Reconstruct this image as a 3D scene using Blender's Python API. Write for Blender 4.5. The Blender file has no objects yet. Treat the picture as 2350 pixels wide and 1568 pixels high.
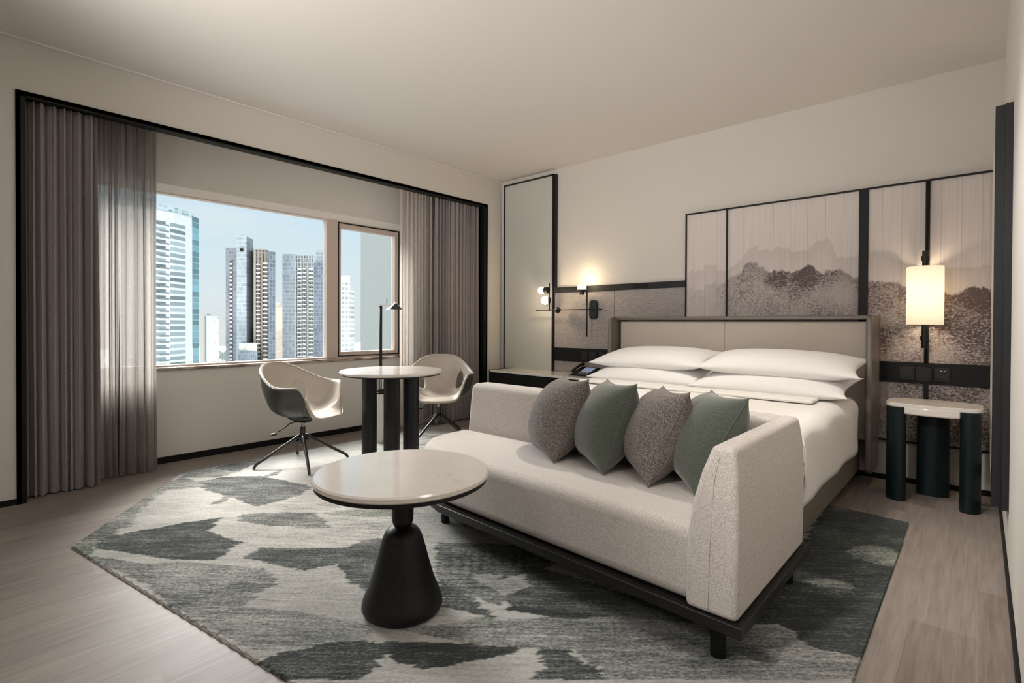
import bpy, bmesh, math, random
import numpy as np
from mathutils import Vector, Matrix

random.seed(7)
rng = np.random.default_rng(7)
C = bpy.context.scene.collection
SC = bpy.context.scene
R = math.radians

# ------------------------------------------------------------------ camera
YAW, PITCH, ROLL = R(42.205), R(-0.501), R(0.245)
FPX, CX, CY = 1187.2, 1175.0, 754.0
F0 = Vector((-math.sin(YAW), math.cos(YAW), 0)); RT = Vector((math.cos(YAW), math.sin(YAW), 0)); UP = Vector((0, 0, 1))
Fv = F0 * math.cos(PITCH) + UP * math.sin(PITCH)
U2 = UP * math.cos(PITCH) - F0 * math.sin(PITCH)
Rv = RT * math.cos(ROLL) + U2 * math.sin(ROLL)
Uv = U2 * math.cos(ROLL) - RT * math.sin(ROLL)
CAMP = Vector((0, 0, 1.10))
cd = bpy.data.cameras.new('camera'); cam = bpy.data.objects.new('camera', cd); C.objects.link(cam)
m = Matrix((Rv, Uv, -Fv)).transposed().to_4x4(); m.translation = CAMP
cam.matrix_world = m
cd.sensor_width = 36; cd.lens = 36 * FPX / 2350
cd.shift_y = -(784 - CY) / 2350
cd.clip_start = 0.02; cd.clip_end = 5000
SC.camera = cam


def floor_pt(px, py, z=0.0):
    d = Fv + (px - CX) / FPX * Rv - (py - CY) / FPX * Uv
    t = (z - CAMP.z) / d.z
    return CAMP + d * t


# ------------------------------------------------------------------ render look, sky, lights
SC.view_settings.view_transform = 'Standard'; SC.view_settings.look = 'None'
SC.view_settings.exposure = 0.10; SC.view_settings.gamma = 1.0; SC.view_settings.use_curve_mapping = False
SC.cycles.max_bounces = 8; SC.cycles.diffuse_bounces = 5; SC.cycles.glossy_bounces = 3
SC.cycles.transmission_bounces = 6; SC.cycles.transparent_max_bounces = 12
SC.cycles.sample_clamp_indirect = 4.0
SC.cycles.use_denoising = True


def nodes_of(m):
    m.use_nodes = True
    nt = m.node_tree; nt.nodes.clear()
    return nt


w = bpy.data.worlds.new('sky'); SC.world = w
nt = nodes_of(w)
N, L = nt.nodes, nt.links
out = N.new('ShaderNodeOutputWorld'); bg = N.new('ShaderNodeBackground')
tc = N.new('ShaderNodeTexCoord'); sx = N.new('ShaderNodeSeparateXYZ'); L.new(tc.outputs['Generated'], sx.inputs[0])
rp = N.new('ShaderNodeValToRGB'); L.new(sx.outputs['Z'], rp.inputs[0])
cr = rp.color_ramp
cr.elements[0].position = 0.0; cr.elements[0].color = (0.72, 0.77, 0.79, 1)
cr.elements[1].position = 0.42; cr.elements[1].color = (0.42, 0.64, 0.82, 1)
for pos, col in ((0.05, (0.72, 0.80, 0.84, 1)), (0.14, (0.66, 0.79, 0.87, 1)), (0.22, (0.58, 0.76, 0.88, 1))):
    e = cr.elements.new(pos); e.color = col
# thin cloud
mp = N.new('ShaderNodeMapping'); mp.inputs['Scale'].default_value = (3, 3, 14); L.new(tc.outputs['Generated'], mp.inputs[0])
nz = N.new('ShaderNodeTexNoise'); nz.inputs['Scale'].default_value = 1.6; nz.inputs['Detail'].default_value = 6; L.new(mp.outputs[0], nz.inputs[0])
mr = N.new('ShaderNodeMapRange'); mr.inputs[1].default_value = 0.48; mr.inputs[2].default_value = 0.75; mr.inputs[3].default_value = 0; mr.inputs[4].default_value = 0.55
L.new(nz.outputs[0], mr.inputs[0])
mx = N.new('ShaderNodeMix'); mx.data_type = 'RGBA'; L.new(mr.outputs[0], mx.inputs[0]); L.new(rp.outputs[0], mx.inputs[6]); mx.inputs[7].default_value = (0.80, 0.84, 0.86, 1)
# bright patch added high in the sky on the window side, lighting the room
dt = N.new('ShaderNodeVectorMath'); dt.operation = 'DOT_PRODUCT'; L.new(tc.outputs['Generated'], dt.inputs[0])
BR = Vector((-0.72, 0.10, 0.69)).normalized(); dt.inputs[1].default_value = BR
m2 = N.new('ShaderNodeMapRange'); m2.interpolation_type = 'SMOOTHSTEP'
m2.inputs[1].default_value = 0.87; m2.inputs[2].default_value = 0.97; m2.inputs[3].default_value = 0.0; m2.inputs[4].default_value = 1.0
L.new(dt.outputs['Value'], m2.inputs[0])
SKY_HIGH = 56.0
m3 = N.new('ShaderNodeMath'); m3.operation = 'MULTIPLY_ADD'; L.new(m2.outputs[0], m3.inputs[0]); m3.inputs[1].default_value = SKY_HIGH; m3.inputs[2].default_value = 1.0
mw = N.new('ShaderNodeMix'); mw.data_type = 'RGBA'; L.new(m2.outputs[0], mw.inputs[0]); L.new(mx.outputs[2], mw.inputs[6]); mw.inputs[7].default_value = (0.86, 0.80, 0.75, 1); L.new(mw.outputs[2], bg.inputs['Color']); L.new(m3.outputs[0], bg.inputs['Strength']); L.new(bg.outputs[0], out.inputs[0])
w.cycles.sampling_method = 'MANUAL'; w.cycles.sample_map_resolution = 1024


def light(name, kind, loc, energy, color=(1, 1, 1), size=None, size_y=None, direction=None, **kw):
    d = bpy.data.lights.new(name, kind); d.energy = energy; d.color = color
    if kind == 'AREA':
        d.shape = 'RECTANGLE' if size_y else 'DISK'; d.size = size
        if size_y: d.size_y = size_y
    elif kind in ('POINT', 'SPOT') and size: d.shadow_soft_size = size
    for k, v in kw.items(): setattr(d, k, v)
    o = bpy.data.objects.new(name, d); C.objects.link(o); o.location = loc
    if direction is not None: o.rotation_euler = Vector(direction).to_track_quat('-Z', 'Y').to_euler()
    return o


# sun falls on the towers from behind this building
sun = light('sun', 'SUN', (0, 0, 30), 1.9, (1.0, 0.95, 0.88), direction=(-0.72, 0.50, -0.48)); sun.data.angle = R(3)
# window portal
po = light('window_portal', 'AREA', (-4.9, 2.0, 1.42), 1.0, size=3.1, size_y=1.5, direction=(1, 0, 0)); po.data.cycles.is_portal = True
# unseen fill spot added out of view: its light comes back off the ceiling
light('ceiling_fill_spot', 'SPOT', (-2.0, -1.0, 1.6), 430, (1.0, 0.965, 0.925), size=0.35, direction=(-0.40, 3.0, 1.40), spot_size=R(88), spot_blend=1.0)
light('rear_fill_light', 'AREA', (-1.6, -1.6, 2.77), 32, (1.0, 0.96, 0.92), size=1.6, size_y=1.0, direction=(0, 0.3, -1))  # unseen soft fill added over the rear of the room
# unseen fill lights added for right wall and aisle; ceiling spot over the bed
light('wall_fill_spot', 'SPOT', (-1.3, -0.9, 2.5), 340, (1.0, 0.965, 0.925), size=0.12, direction=(1.40, 2.5, -1.35), spot_size=R(52), spot_blend=1.0)
light('wall_fill_spot', 'SPOT', (-1.15, 1.55, 2.74), 130, (1.0, 0.965, 0.925), size=0.10, direction=(1.2, 1.15, -1.75), spot_size=R(50), spot_blend=1.0)
light('aisle_fill_light', 'AREA', (-0.20, 1.45, 2.78), 15, (1.0, 0.96, 0.91), size=0.3, size_y=1.4, direction=(0.25, 0.12, -1))
light('bed_ceiling_spot', 'SPOT', (-1.45, 2.95, 2.77), 125, (1.0, 0.93, 0.84), size=0.06, direction=(0, 0.02, -1), spot_size=R(92), spot_blend=1.0)

# ------------------------------------------------------------------ materials
MATS = {}


def mat(name, col, rough=0.6, metal=0.0, spec=0.5, bump=None, noise=None, sheen=0.0, emit=None, trans=0.0, coat=0.0):
    """noise=(scale, amount, stretch vec), bump=(scale, strength, stretch vec)"""
    m = bpy.data.materials.new(name); nt = nodes_of(m); N, L = nt.nodes, nt.links
    o = N.new('ShaderNodeOutputMaterial'); b = N.new('ShaderNodeBsdfPrincipled'); L.new(b.outputs[0], o.inputs[0])
    b.inputs['Base Color'].default_value = (*col, 1); b.inputs['Roughness'].default_value = rough
    b.inputs['Metallic'].default_value = metal; b.inputs['Specular IOR Level'].default_value = spec
    b.inputs['Sheen Weight'].default_value = sheen; b.inputs['Coat Weight'].default_value = coat
    b.inputs['Transmission Weight'].default_value = trans
    if emit: b.inputs['Emission Color'].default_value = (*emit[0], 1); b.inputs['Emission Strength'].default_value = emit[1]
    t = N.new('ShaderNodeTexCoord')
    if noise:
        mp = N.new('ShaderNodeMapping'); mp.inputs['Scale'].default_value = noise[2] if len(noise) > 2 else (1, 1, 1)
        L.new(t.outputs['Object'], mp.inputs[0])
        n = N.new('ShaderNodeTexNoise'); n.inputs['Scale'].default_value = noise[0]; n.inputs['Detail'].default_value = 5
        L.new(mp.outputs[0], n.inputs[0])
        r = N.new('ShaderNodeMapRange'); r.inputs[1].default_value = 0.3; r.inputs[2].default_value = 0.7
        r.inputs[3].default_value = 1 - noise[1]; r.inputs[4].default_value = 1 + noise[1]; L.new(n.outputs[0], r.inputs[0])
        v = N.new('ShaderNodeVectorMath'); v.operation = 'SCALE'; v.inputs[0].default_value = col; L.new(r.outputs[0], v.inputs['Scale'])
        L.new(v.outputs[0], b.inputs['Base Color'])
    if bump:
        mp = N.new('ShaderNodeMapping'); mp.inputs['Scale'].default_value = bump[2] if len(bump) > 2 else (1, 1, 1)
        L.new(t.outputs['Object'], mp.inputs[0])
        n = N.new('ShaderNodeTexNoise'); n.inputs['Scale'].default_value = bump[0]; n.inputs['Detail'].default_value = 4
        L.new(mp.outputs[0], n.inputs[0])
        bp = N.new('ShaderNodeBump'); bp.inputs['Strength'].default_value = bump[1]; bp.inputs['Distance'].default_value = 0.004
        L.new(n.outputs[0], bp.inputs['Height']); L.new(bp.outputs[0], b.inputs['Normal'])
    MATS[name] = m
    return m


def tools(m):
    """fresh node tree with output + principled; returns helpers"""
    nt = nodes_of(m); N, L = nt.nodes, nt.links
    o = N.new('ShaderNodeOutputMaterial'); b = N.new('ShaderNodeBsdfPrincipled'); L.new(b.outputs[0], o.inputs[0])
    t = N.new('ShaderNodeTexCoord')

    def mapping(src, scale=(1, 1, 1), rot=(0, 0, 0), loc=(0, 0, 0)):
        n = N.new('ShaderNodeMapping'); n.inputs['Scale'].default_value = scale; n.inputs['Rotation'].default_value = rot; n.inputs['Location'].default_value = loc
        L.new(src, n.inputs[0]); return n.outputs[0]

    def noise(src, scale, detail=4, rough=0.5):
        n = N.new('ShaderNodeTexNoise'); n.inputs['Scale'].default_value = scale; n.inputs['Detail'].default_value = detail; n.inputs['Roughness'].default_value = rough
        L.new(src, n.inputs[0]); return n.outputs[0]

    def rng_(src, a, b_, c, d, smooth=False):
        n = N.new('ShaderNodeMapRange'); 
        if smooth: n.interpolation_type = 'SMOOTHSTEP'
        for i, v in enumerate((a, b_, c, d)): 
            if hasattr(v, 'links') or isinstance(v, bpy.types.NodeSocket): L.new(v, n.inputs[i + 1])
            else: n.inputs[i + 1].default_value = v
        L.new(src, n.inputs[0]); return n.outputs[0]

    def math_(op, a, b_=None):
        n = N.new('ShaderNodeMath'); n.operation = op
        for i, v in enumerate((a, b_)):
            if v is None: continue
            if isinstance(v, bpy.types.NodeSocket): L.new(v, n.inputs[i])
            else: n.inputs[i].default_value = v
        return n.outputs[0]

    def mix(fac, a, b_, blend='MIX'):
        n = N.new('ShaderNodeMix'); n.data_type = 'RGBA'; n.blend_type = blend
        if isinstance(fac, bpy.types.NodeSocket): L.new(fac, n.inputs[0])
        else: n.inputs[0].default_value = fac
        for i, v in ((6, a), (7, b_)):
            if isinstance(v, bpy.types.NodeSocket): L.new(v, n.inputs[i])
            else: n.inputs[i].default_value = (*v, 1)
        return n.outputs[2]

    def bump(h, strength, dist=0.003):
        n = N.new('ShaderNodeBump'); n.inputs['Strength'].default_value = strength; n.inputs['Distance'].default_value = dist
        L.new(h, n.inputs['Height']); L.new(n.outputs[0], b.inputs['Normal'])
    return N, L, b, t, mapping, noise, rng_, math_, mix, bump, o


mat('wall_paint', (0.58, 0.545, 0.50), 0.75, spec=0.25, bump=(160, 0.05))
mat('lightened_wall_paint', (0.68, 0.645, 0.605), 0.75, spec=0.25)  # wall paint lightened to stand in for light on window and right walls
mat('ceiling_paint', (0.71, 0.67, 0.63), 0.8, spec=0.2)
mat('black_metal', (0.007, 0.0075, 0.008), 0.45, spec=0.35)
mat('black_wood', (0.006, 0.0065, 0.0065), 0.5, spec=0.22, noise=(30, 0.3, (1, 1, 8)))
mat('dark_brown_wood', (0.009, 0.0082, 0.008), 0.45, spec=0.35, noise=(14, 0.35, (6, 1, 6)))
mat('green_black_wood', (0.0025, 0.010, 0.0105), 0.4, spec=0.35, noise=(30, 0.3, (1, 1, .1)))
mat('charcoal_wood', (0.011, 0.011, 0.0125), 0.4, spec=0.35, noise=(30, 0.25, (1, 1, .1)))
mat('frame_pink', (0.60, 0.50, 0.44), 0.5)
mat('white_satin', (0.80, 0.76, 0.72), 0.5)
mat('chrome', (0.75, 0.75, 0.75), 0.15, metal=1)
mat('grey_steel', (0.05, 0.047, 0.045), 0.35, metal=0.6)
mat('pale_panel', (0.49, 0.485, 0.445), 0.35, spec=0.45)
mat('leather_in', (0.51, 0.46, 0.405), 0.36, spec=0.5, bump=(300, 0.06))
mat('leather_out', (0.062, 0.062, 0.052), 0.36, spec=0.5, bump=(300, 0.06))
mat('headboard_leather', (0.47, 0.41, 0.355), 0.5, spec=0.4, bump=(350, 0.05))
mat('taupe_leather', (0.155, 0.135, 0.115), 0.38, spec=0.5)
mat('olive_leather', (0.165, 0.15, 0.12), 0.45, spec=0.4)
mat('white_cotton', (0.79, 0.77, 0.755), 0.8, spec=0.2, sheen=0.2, bump=(25, 0.12))
mat('cream_cotton', (0.80, 0.77, 0.725), 0.8, spec=0.2, sheen=0.2, bump=(10, 0.10))
mat('piping_thread', (0.60, 0.54, 0.47), 0.6)
mat('glow_globe', (0.9, 0.85, 0.75), 0.4, emit=((1.0, 0.88, 0.70), 5.0))
mat('screen', (0.10, 0.11, 0.17), 0.2, emit=((0.45, 0.50, 0.75), 0.35))
mat('concrete_wing', (0.27, 0.29, 0.28), 0.9, bump=(0.4, 0.3))
mat('tower_white', (0.80, 0.80, 0.80), 0.7)
mat('tower_beige', (0.46, 0.42, 0.38), 0.7)
mat('tower_brown', (0.30, 0.22, 0.185), 0.7)
mat('tower_orange', (0.62, 0.50, 0.42), 0.8, noise=(0.12, 0.15, (1, 1, 4)))
mat('hazy_trees', (0.22, 0.25, 0.24), 0.9, noise=(0.05, 0.4))
mat('ground_green', (0.40, 0.42, 0.40), 0.9, noise=(0.01, 0.3))
mat('rail_grey', (0.25, 0.27, 0.28), 0.5)
mat('lobby_lit', (0.8, 0.8, 0.7), 0.6, noise=(0.3, 0.3))


def facade(name, dark, light_, sx_, sz_, line=0.10, rough=0.3, var=0.35, band=None):
    """gridded facade: object x/y run the width, z the height; cells of sx_ by sz_ metres"""
    m = bpy.data.materials.new(name); N, L, b, t, mapping, noise, rg, mt, mix, bump, o = tools(m)
    s = N.new('ShaderNodeSeparateXYZ'); L.new(t.outputs['Object'], s.inputs[0])
    h = mt('ADD', s.outputs['X'], mt('MULTIPLY', s.outputs['Y'], 1.0))
    fx = mt('FRACT', mt('DIVIDE', h, sx_)); fz = mt('FRACT', mt('DIVIDE', s.outputs['Z'], sz_))
    lx = mt('LESS_THAN', fx, line); lz = mt('LESS_THAN', fz, band or line)
    ln = mt('MAXIMUM', lx, lz)
    cx_ = mt('FLOOR', mt('DIVIDE', h, sx_)); cz_ = mt('FLOOR', mt('DIVIDE', s.outputs['Z'], sz_))
    cmb = N.new('ShaderNodeCombineXYZ'); L.new(cx_, cmb.inputs[0]); L.new(cz_, cmb.inputs[1])
    wn = N.new('ShaderNodeTexWhiteNoise'); L.new(cmb.outputs[0], wn.inputs[0])
    v = rg(wn.outputs['Value'], 0, 1, 1 - var, 1 + var)
    sc_ = N.new('ShaderNodeVectorMath'); sc_.operation = 'SCALE'; sc_.inputs[0].default_value = dark; L.new(v, sc_.inputs['Scale'])
    L.new(mix(ln, sc_.outputs[0], light_), b.inputs['Base Color']); b.inputs['Roughness'].default_value = rough
    MATS[name] = m


facade('glass_teal', (0.15, 0.30, 0.36), (0.27, 0.43, 0.48), 3.0, 2.95, 0.14, var=0.45)
facade('crown_teal', (0.40, 0.50, 0.54), (0.58, 0.66, 0.68), 1.5, 1.6, 0.35)
facade('glass_blue', (0.19, 0.22, 0.27), (0.33, 0.36, 0.41), 2.0, 3.0, 0.12, var=0.25)
facade('glass_blue_light', (0.34, 0.38, 0.43), (0.52, 0.55, 0.59), 2.0, 3.0, 0.14, var=0.2)
facade('glass_grey', (0.20, 0.21, 0.24), (0.28, 0.29, 0.31), 1.6, 3.0, 0.15, var=0.25)
facade('windows_white', (0.28, 0.33, 0.36), (0.80, 0.80, 0.80), 4.2, 2.95, 0.30, band=0.38, var=0.5)
facade('recess_shade', (0.13, 0.14, 0.145), (0.42, 0.42, 0.42), 2.6, 2.95, 0.16, band=0.12, var=0.6)  # dark windows with the shade of the balcony recesses in their colour
facade('windows_pale', (0.45, 0.48, 0.47), (0.74, 0.76, 0.73), 3.5, 3.2, 0.35, band=0.45, var=0.25)
facade('windows_dark_wall', (0.05, 0.055, 0.06), (0.58, 0.56, 0.54), 2.9, 3.05, 0.10, band=0.45, var=0.3)
facade('balcony_wall', (0.16, 0.14, 0.13), (0.38, 0.32, 0.28), 3.2, 3.05, 0.42, band=0.2, var=0.4)
facade('balcony_wall_grey', (0.22, 0.23, 0.24), (0.52, 0.52, 0.52), 3.0, 3.1, 0.35, band=0.25, var=0.4)

# marble: white stone with fine brown veins
m = bpy.data.materials.new('marble'); N, L, b, t, mapping, noise, rg, mt, mix, bump, o = tools(m)
d = noise(mapping(t.outputs['Object'], (3, 3, 3)), 1.2, 6, 0.6)
v1 = mt('ABSOLUTE', mt('SUBTRACT', noise(mapping(t.outputs['Object'], (1.3, 2.4, 2), (0, 0, .6)), 2.2, 7, 0.62), 0.5))
vein = rg(v1, 0.0, 0.012, 0.45, 0.0)
mask = rg(noise(t.outputs['Object'], 2.3, 2), 0.5, 0.62, 0, 1)
base = mix(rg(d, 0.35, 0.65, 0, 1), (0.74, 0.685, 0.63), (0.80, 0.75, 0.70))
L.new(mix(mt('MULTIPLY', vein, mask), base, (0.42, 0.33, 0.25)), b.inputs['Base Color'])
b.inputs['Roughness'].default_value = 0.13; b.inputs['Coat Weight'].default_value = 0.2; MATS['marble'] = m

# dark veined marble for the window sill
m = bpy.data.materials.new('sill_marble'); N, L, b, t, mapping, noise, rg, mt, mix, bump, o = tools(m)
v1 = rg(noise(mapping(t.outputs['Object'], (1, 1, 6)), 5, 6), 0.4, 0.62, 0, 1)
L.new(mix(v1, (0.12, 0.08, 0.06), (0.55, 0.47, 0.40)), b.inputs['Base Color']); b.inputs['Roughness'].default_value = 0.25; MATS['sill_marble'] = m


def weave(name, c1, c2, scale, stretch=(1, 1, 1), bstr=0.35, rough=0.9, contrast=(0.38, 0.62), sheen=0.2, big=0.0):
    m = bpy.data.materials.new(name); N, L, b, t, mapping, noise, rg, mt, mix, bump, o = tools(m)
    n1 = noise(mapping(t.outputs['Object'], stretch), scale, 2, 0.7)
    f = rg(n1, contrast[0], contrast[1], 0, 1)
    c = mix(f, c1, c2)
    if big:
        g = rg(noise(t.outputs['Object'], 3, 2), 0.3, 0.7, 1 - big, 1 + big)
        s = N.new('ShaderNodeVectorMath'); s.operation = 'SCALE'; L.new(c, s.inputs[0]); L.new(g, s.inputs['Scale']); c = s.outputs[0]
    L.new(c, b.inputs['Base Color']); b.inputs['Roughness'].default_value = rough
    b.inputs['Sheen Weight'].default_value = sheen; b.inputs['Specular IOR Level'].default_value = 0.15
    bump(n1, bstr, 0.002); MATS[name] = m
    return m


weave('sofa_fabric', (0.40, 0.36, 0.33), (0.68, 0.63, 0.59), 420, (1, 1, 0.6))
weave('tweed', (0.05, 0.044, 0.040), (0.40, 0.35, 0.32), 330, (1, 1, 1), contrast=(0.40, 0.66), bstr=0.6)
weave('green_velvet', (0.064, 0.077, 0.060), (0.108, 0.122, 0.098), 240, (1, 1, .6), sheen=0.6, rough=0.75)
weave('grass_paper', (0.235, 0.205, 0.195), (0.40, 0.36, 0.345), 26, (1.2, 1, 22), bstr=0.2, rough=0.8, sheen=0)
weave('curtain_dark', (0.165, 0.145, 0.143), (0.40, 0.355, 0.35), 30, (6, 6, 20), bstr=0.3, contrast=(0.35, 0.66))


def sheer(name, col, alpha):
    m = bpy.data.materials.new(name); nt = nodes_of(m); N, L = nt.nodes, nt.links
    o = N.new('ShaderNodeOutputMaterial'); d = N.new('ShaderNodeBsdfDiffuse'); tl = N.new('ShaderNodeBsdfTranslucent'); tp = N.new('ShaderNodeBsdfTransparent')
    t = N.new('ShaderNodeTexCoord'); mp = N.new('ShaderNodeMapping'); mp.inputs['Scale'].default_value = (60, 60, 6); L.new(t.outputs['Object'], mp.inputs[0])
    n = N.new('ShaderNodeTexNoise'); n.inputs['Scale'].default_value = 3; n.inputs['Detail'].default_value = 4; L.new(mp.outputs[0], n.inputs[0])
    r = N.new('ShaderNodeMapRange'); r.inputs[1].default_value = .3; r.inputs[2].default_value = .7; r.inputs[3].default_value = alpha - 0.12; r.inputs[4].default_value = alpha + 0.1; L.new(n.outputs[0], r.inputs[0])
    d.inputs[0].default_value = (*col, 1); tl.inputs[0].default_value = (*col, 1)
    a = N.new('ShaderNodeMixShader'); a.inputs[0].default_value = 0.5; L.new(d.outputs[0], a.inputs[1]); L.new(tl.outputs[0], a.inputs[2])
    c = N.new('ShaderNodeMixShader'); L.new(r.outputs[0], c.inputs[0]); L.new(tp.outputs[0], c.inputs[1]); L.new(a.outputs[0], c.inputs[2]); L.new(c.outputs[0], o.inputs[0])
    MATS[name] = m


sheer('sheer_fabric', (0.36, 0.335, 0.315), 0.93)
sheer('sheer_lit', (0.74, 0.69, 0.65), 0.88)  # sheer fabric lightened to carry the brighter light on the right curtain

# window glass: thin clear pane
m = bpy.data.materials.new('glass'); nt = nodes_of(m); N, L = nt.nodes, nt.links
o = N.new('ShaderNodeOutputMaterial'); tp = N.new('ShaderNodeBsdfTransparent'); gl = N.new('ShaderNodeBsdfGlossy'); gl.inputs['Roughness'].default_value = 0.01
lw = N.new('ShaderNodeLayerWeight'); lw.inputs[0].default_value = 0.12; mxs = N.new('ShaderNodeMixShader')
tp.inputs[0].default_value = (0.97, 0.98, 0.975, 1)
r = N.new('ShaderNodeMath'); r.operation = 'MULTIPLY'; r.inputs[1].default_value = 0.6; L.new(lw.outputs['Fresnel'], r.inputs[0])
L.new(r.outputs[0], mxs.inputs[0]); L.new(tp.outputs[0], mxs.inputs[1]); L.new(gl.outputs[0], mxs.inputs[2]); L.new(mxs.outputs[0], o.inputs[0]); MATS['glass'] = m

# lampshade: lit from inside
m = bpy.data.materials.new('lit_shade'); nt = nodes_of(m); N, L = nt.nodes, nt.links
o = N.new('ShaderNodeOutputMaterial'); d = N.new('ShaderNodeBsdfDiffuse'); tl = N.new('ShaderNodeBsdfTranslucent'); em = N.new('ShaderNodeEmission')
d.inputs[0].default_value = (0.85, 0.78, 0.66, 1); tl.inputs[0].default_value = (0.95, 0.89, 0.77, 1); em.inputs[0].default_value = (1.0, 0.88, 0.70, 1); em.inputs[1].default_value = 0.36
a = N.new('ShaderNodeMixShader'); a.inputs[0].default_value = 0.55; L.new(d.outputs[0], a.inputs[1]); L.new(tl.outputs[0], a.inputs[2])
ad = N.new('ShaderNodeAddShader'); L.new(a.outputs[0], ad.inputs[0]); L.new(em.outputs[0], ad.inputs[1]); L.new(ad.outputs[0], o.inputs[0]); MATS['lit_shade'] = m

# wood-look floor planks running along y
m = bpy.data.materials.new('plank_floor'); N, L, b, t, mapping, noise, rg, mt, mix, bump, o = tools(m)
bk = N.new('ShaderNodeTexBrick'); bk.offset = 0.37; bk.inputs['Scale'].default_value = 1.0
bk.inputs['Brick Width'].default_value = 1.22; bk.inputs['Row Height'].default_value = 0.19; bk.inputs['Mortar Size'].default_value = 0.0007
bk.inputs['Color1'].default_value = (0, 0, 0, 1); bk.inputs['Color2'].default_value = (1, 1, 1, 1); bk.inputs['Mortar'].default_value = (0.5, 0.5, 0.5, 1); bk.inputs['Bias'].default_value = 0
L.new(mapping(t.outputs['Object'], rot=(0, 0, R(90))), bk.inputs[0])
plank = bk.outputs['Color']
g1 = noise(mapping(t.outputs['Object'], (16, 1.1, 1)), 2.6, 6, 0.62)
wv = N.new('ShaderNodeTexWave'); wv.wave_type = 'RINGS'; wv.rings_direction = 'Z'
wv.inputs['Scale'].default_value = 2.6; wv.inputs['Distortion'].default_value = 6; wv.inputs['Detail'].default_value = 3; wv.inputs['Detail Scale'].default_value = 1.2
off = N.new('ShaderNodeVectorMath'); off.operation = 'MULTIPLY_ADD'; L.new(plank, off.inputs[0]); off.inputs[1].default_value = (3, 7, 5); L.new(mapping(t.outputs['Object'], (4.5, 0.42, 1)), off.inputs[2])
L.new(off.outputs[0], wv.inputs[0])
g2 = noise(mapping(t.outputs['Object'], (60, 1.6, 1)), 2.0, 4, 0.7)
c = mix(rg(mt('ADD', mt('MULTIPLY', g1, .6), mt('MULTIPLY', g2, .4)), 0.38, 0.62, 0, 1), (0.128, 0.104, 0.089), (0.248, 0.213, 0.190))
c = mix(mt('MULTIPLY', wv.outputs['Fac'], 0.34), c, (0.20, 0.155, 0.125))
c = mix(0.22, c, mix(plank, (0.22, 0.175, 0.145), (0.44, 0.38, 0.34)))
c = mix(mt('MULTIPLY', bk.outputs['Fac'], 0.35), c, (0.40, 0.35, 0.31))
L.new(c, b.inputs['Base Color']); b.inputs['Roughness'].default_value = 0.5; b.inputs['Specular IOR Level'].default_value = 0.32
bump(g1, 0.12, 0.002); MATS['plank_floor'] = m

# rug: pattern painted per yarn in the 'pattern' attribute, then streaked along the yarn rows
m = bpy.data.materials.new('rug_pile'); N, L, b, t, mapping, noise, rg, mt, mix, bump, o = tools(m)
at = N.new('ShaderNodeAttribute'); at.attribute_name = 'pattern'
sp = N.new('ShaderNodeSeparateColor'); L.new(at.outputs['Color'], sp.inputs[0])
ru = mapping(t.outputs['Object'], rot=(0, 0, -YAW))
st = rg(noise(mapping(ru, (6, 60, 1)), 1.0, 5, 0.8), 0.36, 0.64, -1, 1)
st2 = rg(noise(mapping(ru, (45, 75, 1)), 1.4, 4, 0.8), 0.36, 0.64, -1, 1)
st3 = rg(noise(mapping(ru, (2.6, 6, 1)), 1.0, 6, 0.7), 0.34, 0.66, -1, 1)
s = mt('ADD', mt('MULTIPLY', st, 0.40), mt('ADD', mt('MULTIPLY', st2, 0.50), mt('MULTIPLY', st3, 0.36)))
amp = rg(sp.outputs[0], 0.48, 0.74, 0.44, 0.19)
fleckm = rg(noise(mapping(ru, (1.3, 2.6, 1), loc=(4, 2, 0)), 1.0, 3, 0.6), 0.47, 0.60, 0, 1)
fleck = rg(noise(mapping(ru, (5, 70, 1), loc=(9, 1, 0)), 1.0, 4, 0.75), 0.54, 0.62, 0, 1)
val = mt('SUBTRACT', mt('ADD', sp.outputs[0], mt('MULTIPLY', s, amp)), mt('MULTIPLY', mt('MULTIPLY', fleck, fleckm), 0.20))
rp = N.new('ShaderNodeValToRGB'); L.new(val, rp.inputs[0]); cr = rp.color_ramp
cr.elements[0].position = 0.02; cr.elements[0].color = (0.012, 0.017, 0.017, 1)
cr.elements[1].position = 0.95; cr.elements[1].color = (0.63, 0.62, 0.60, 1)
for p_, c_ in ((0.22, (0.060, 0.070, 0.066, 1)), (0.45, (0.19, 0.198, 0.19, 1)), (0.65, (0.37, 0.365, 0.34, 1))):
    e = cr.elements.new(p_); e.color = c_
c = mix(mt('MULTIPLY', sp.outputs[1], 0.65), rp.outputs[0], (0.36, 0.42, 0.27), 'OVERLAY')
L.new(c, b.inputs['Base Color']); b.inputs['Roughness'].default_value = 0.95; b.inputs['Specular IOR Level'].default_value = 0.1; b.inputs['Sheen Weight'].default_value = 0.15
bump(s, 0.6, 0.005); MATS['rug_pile'] = m

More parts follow.
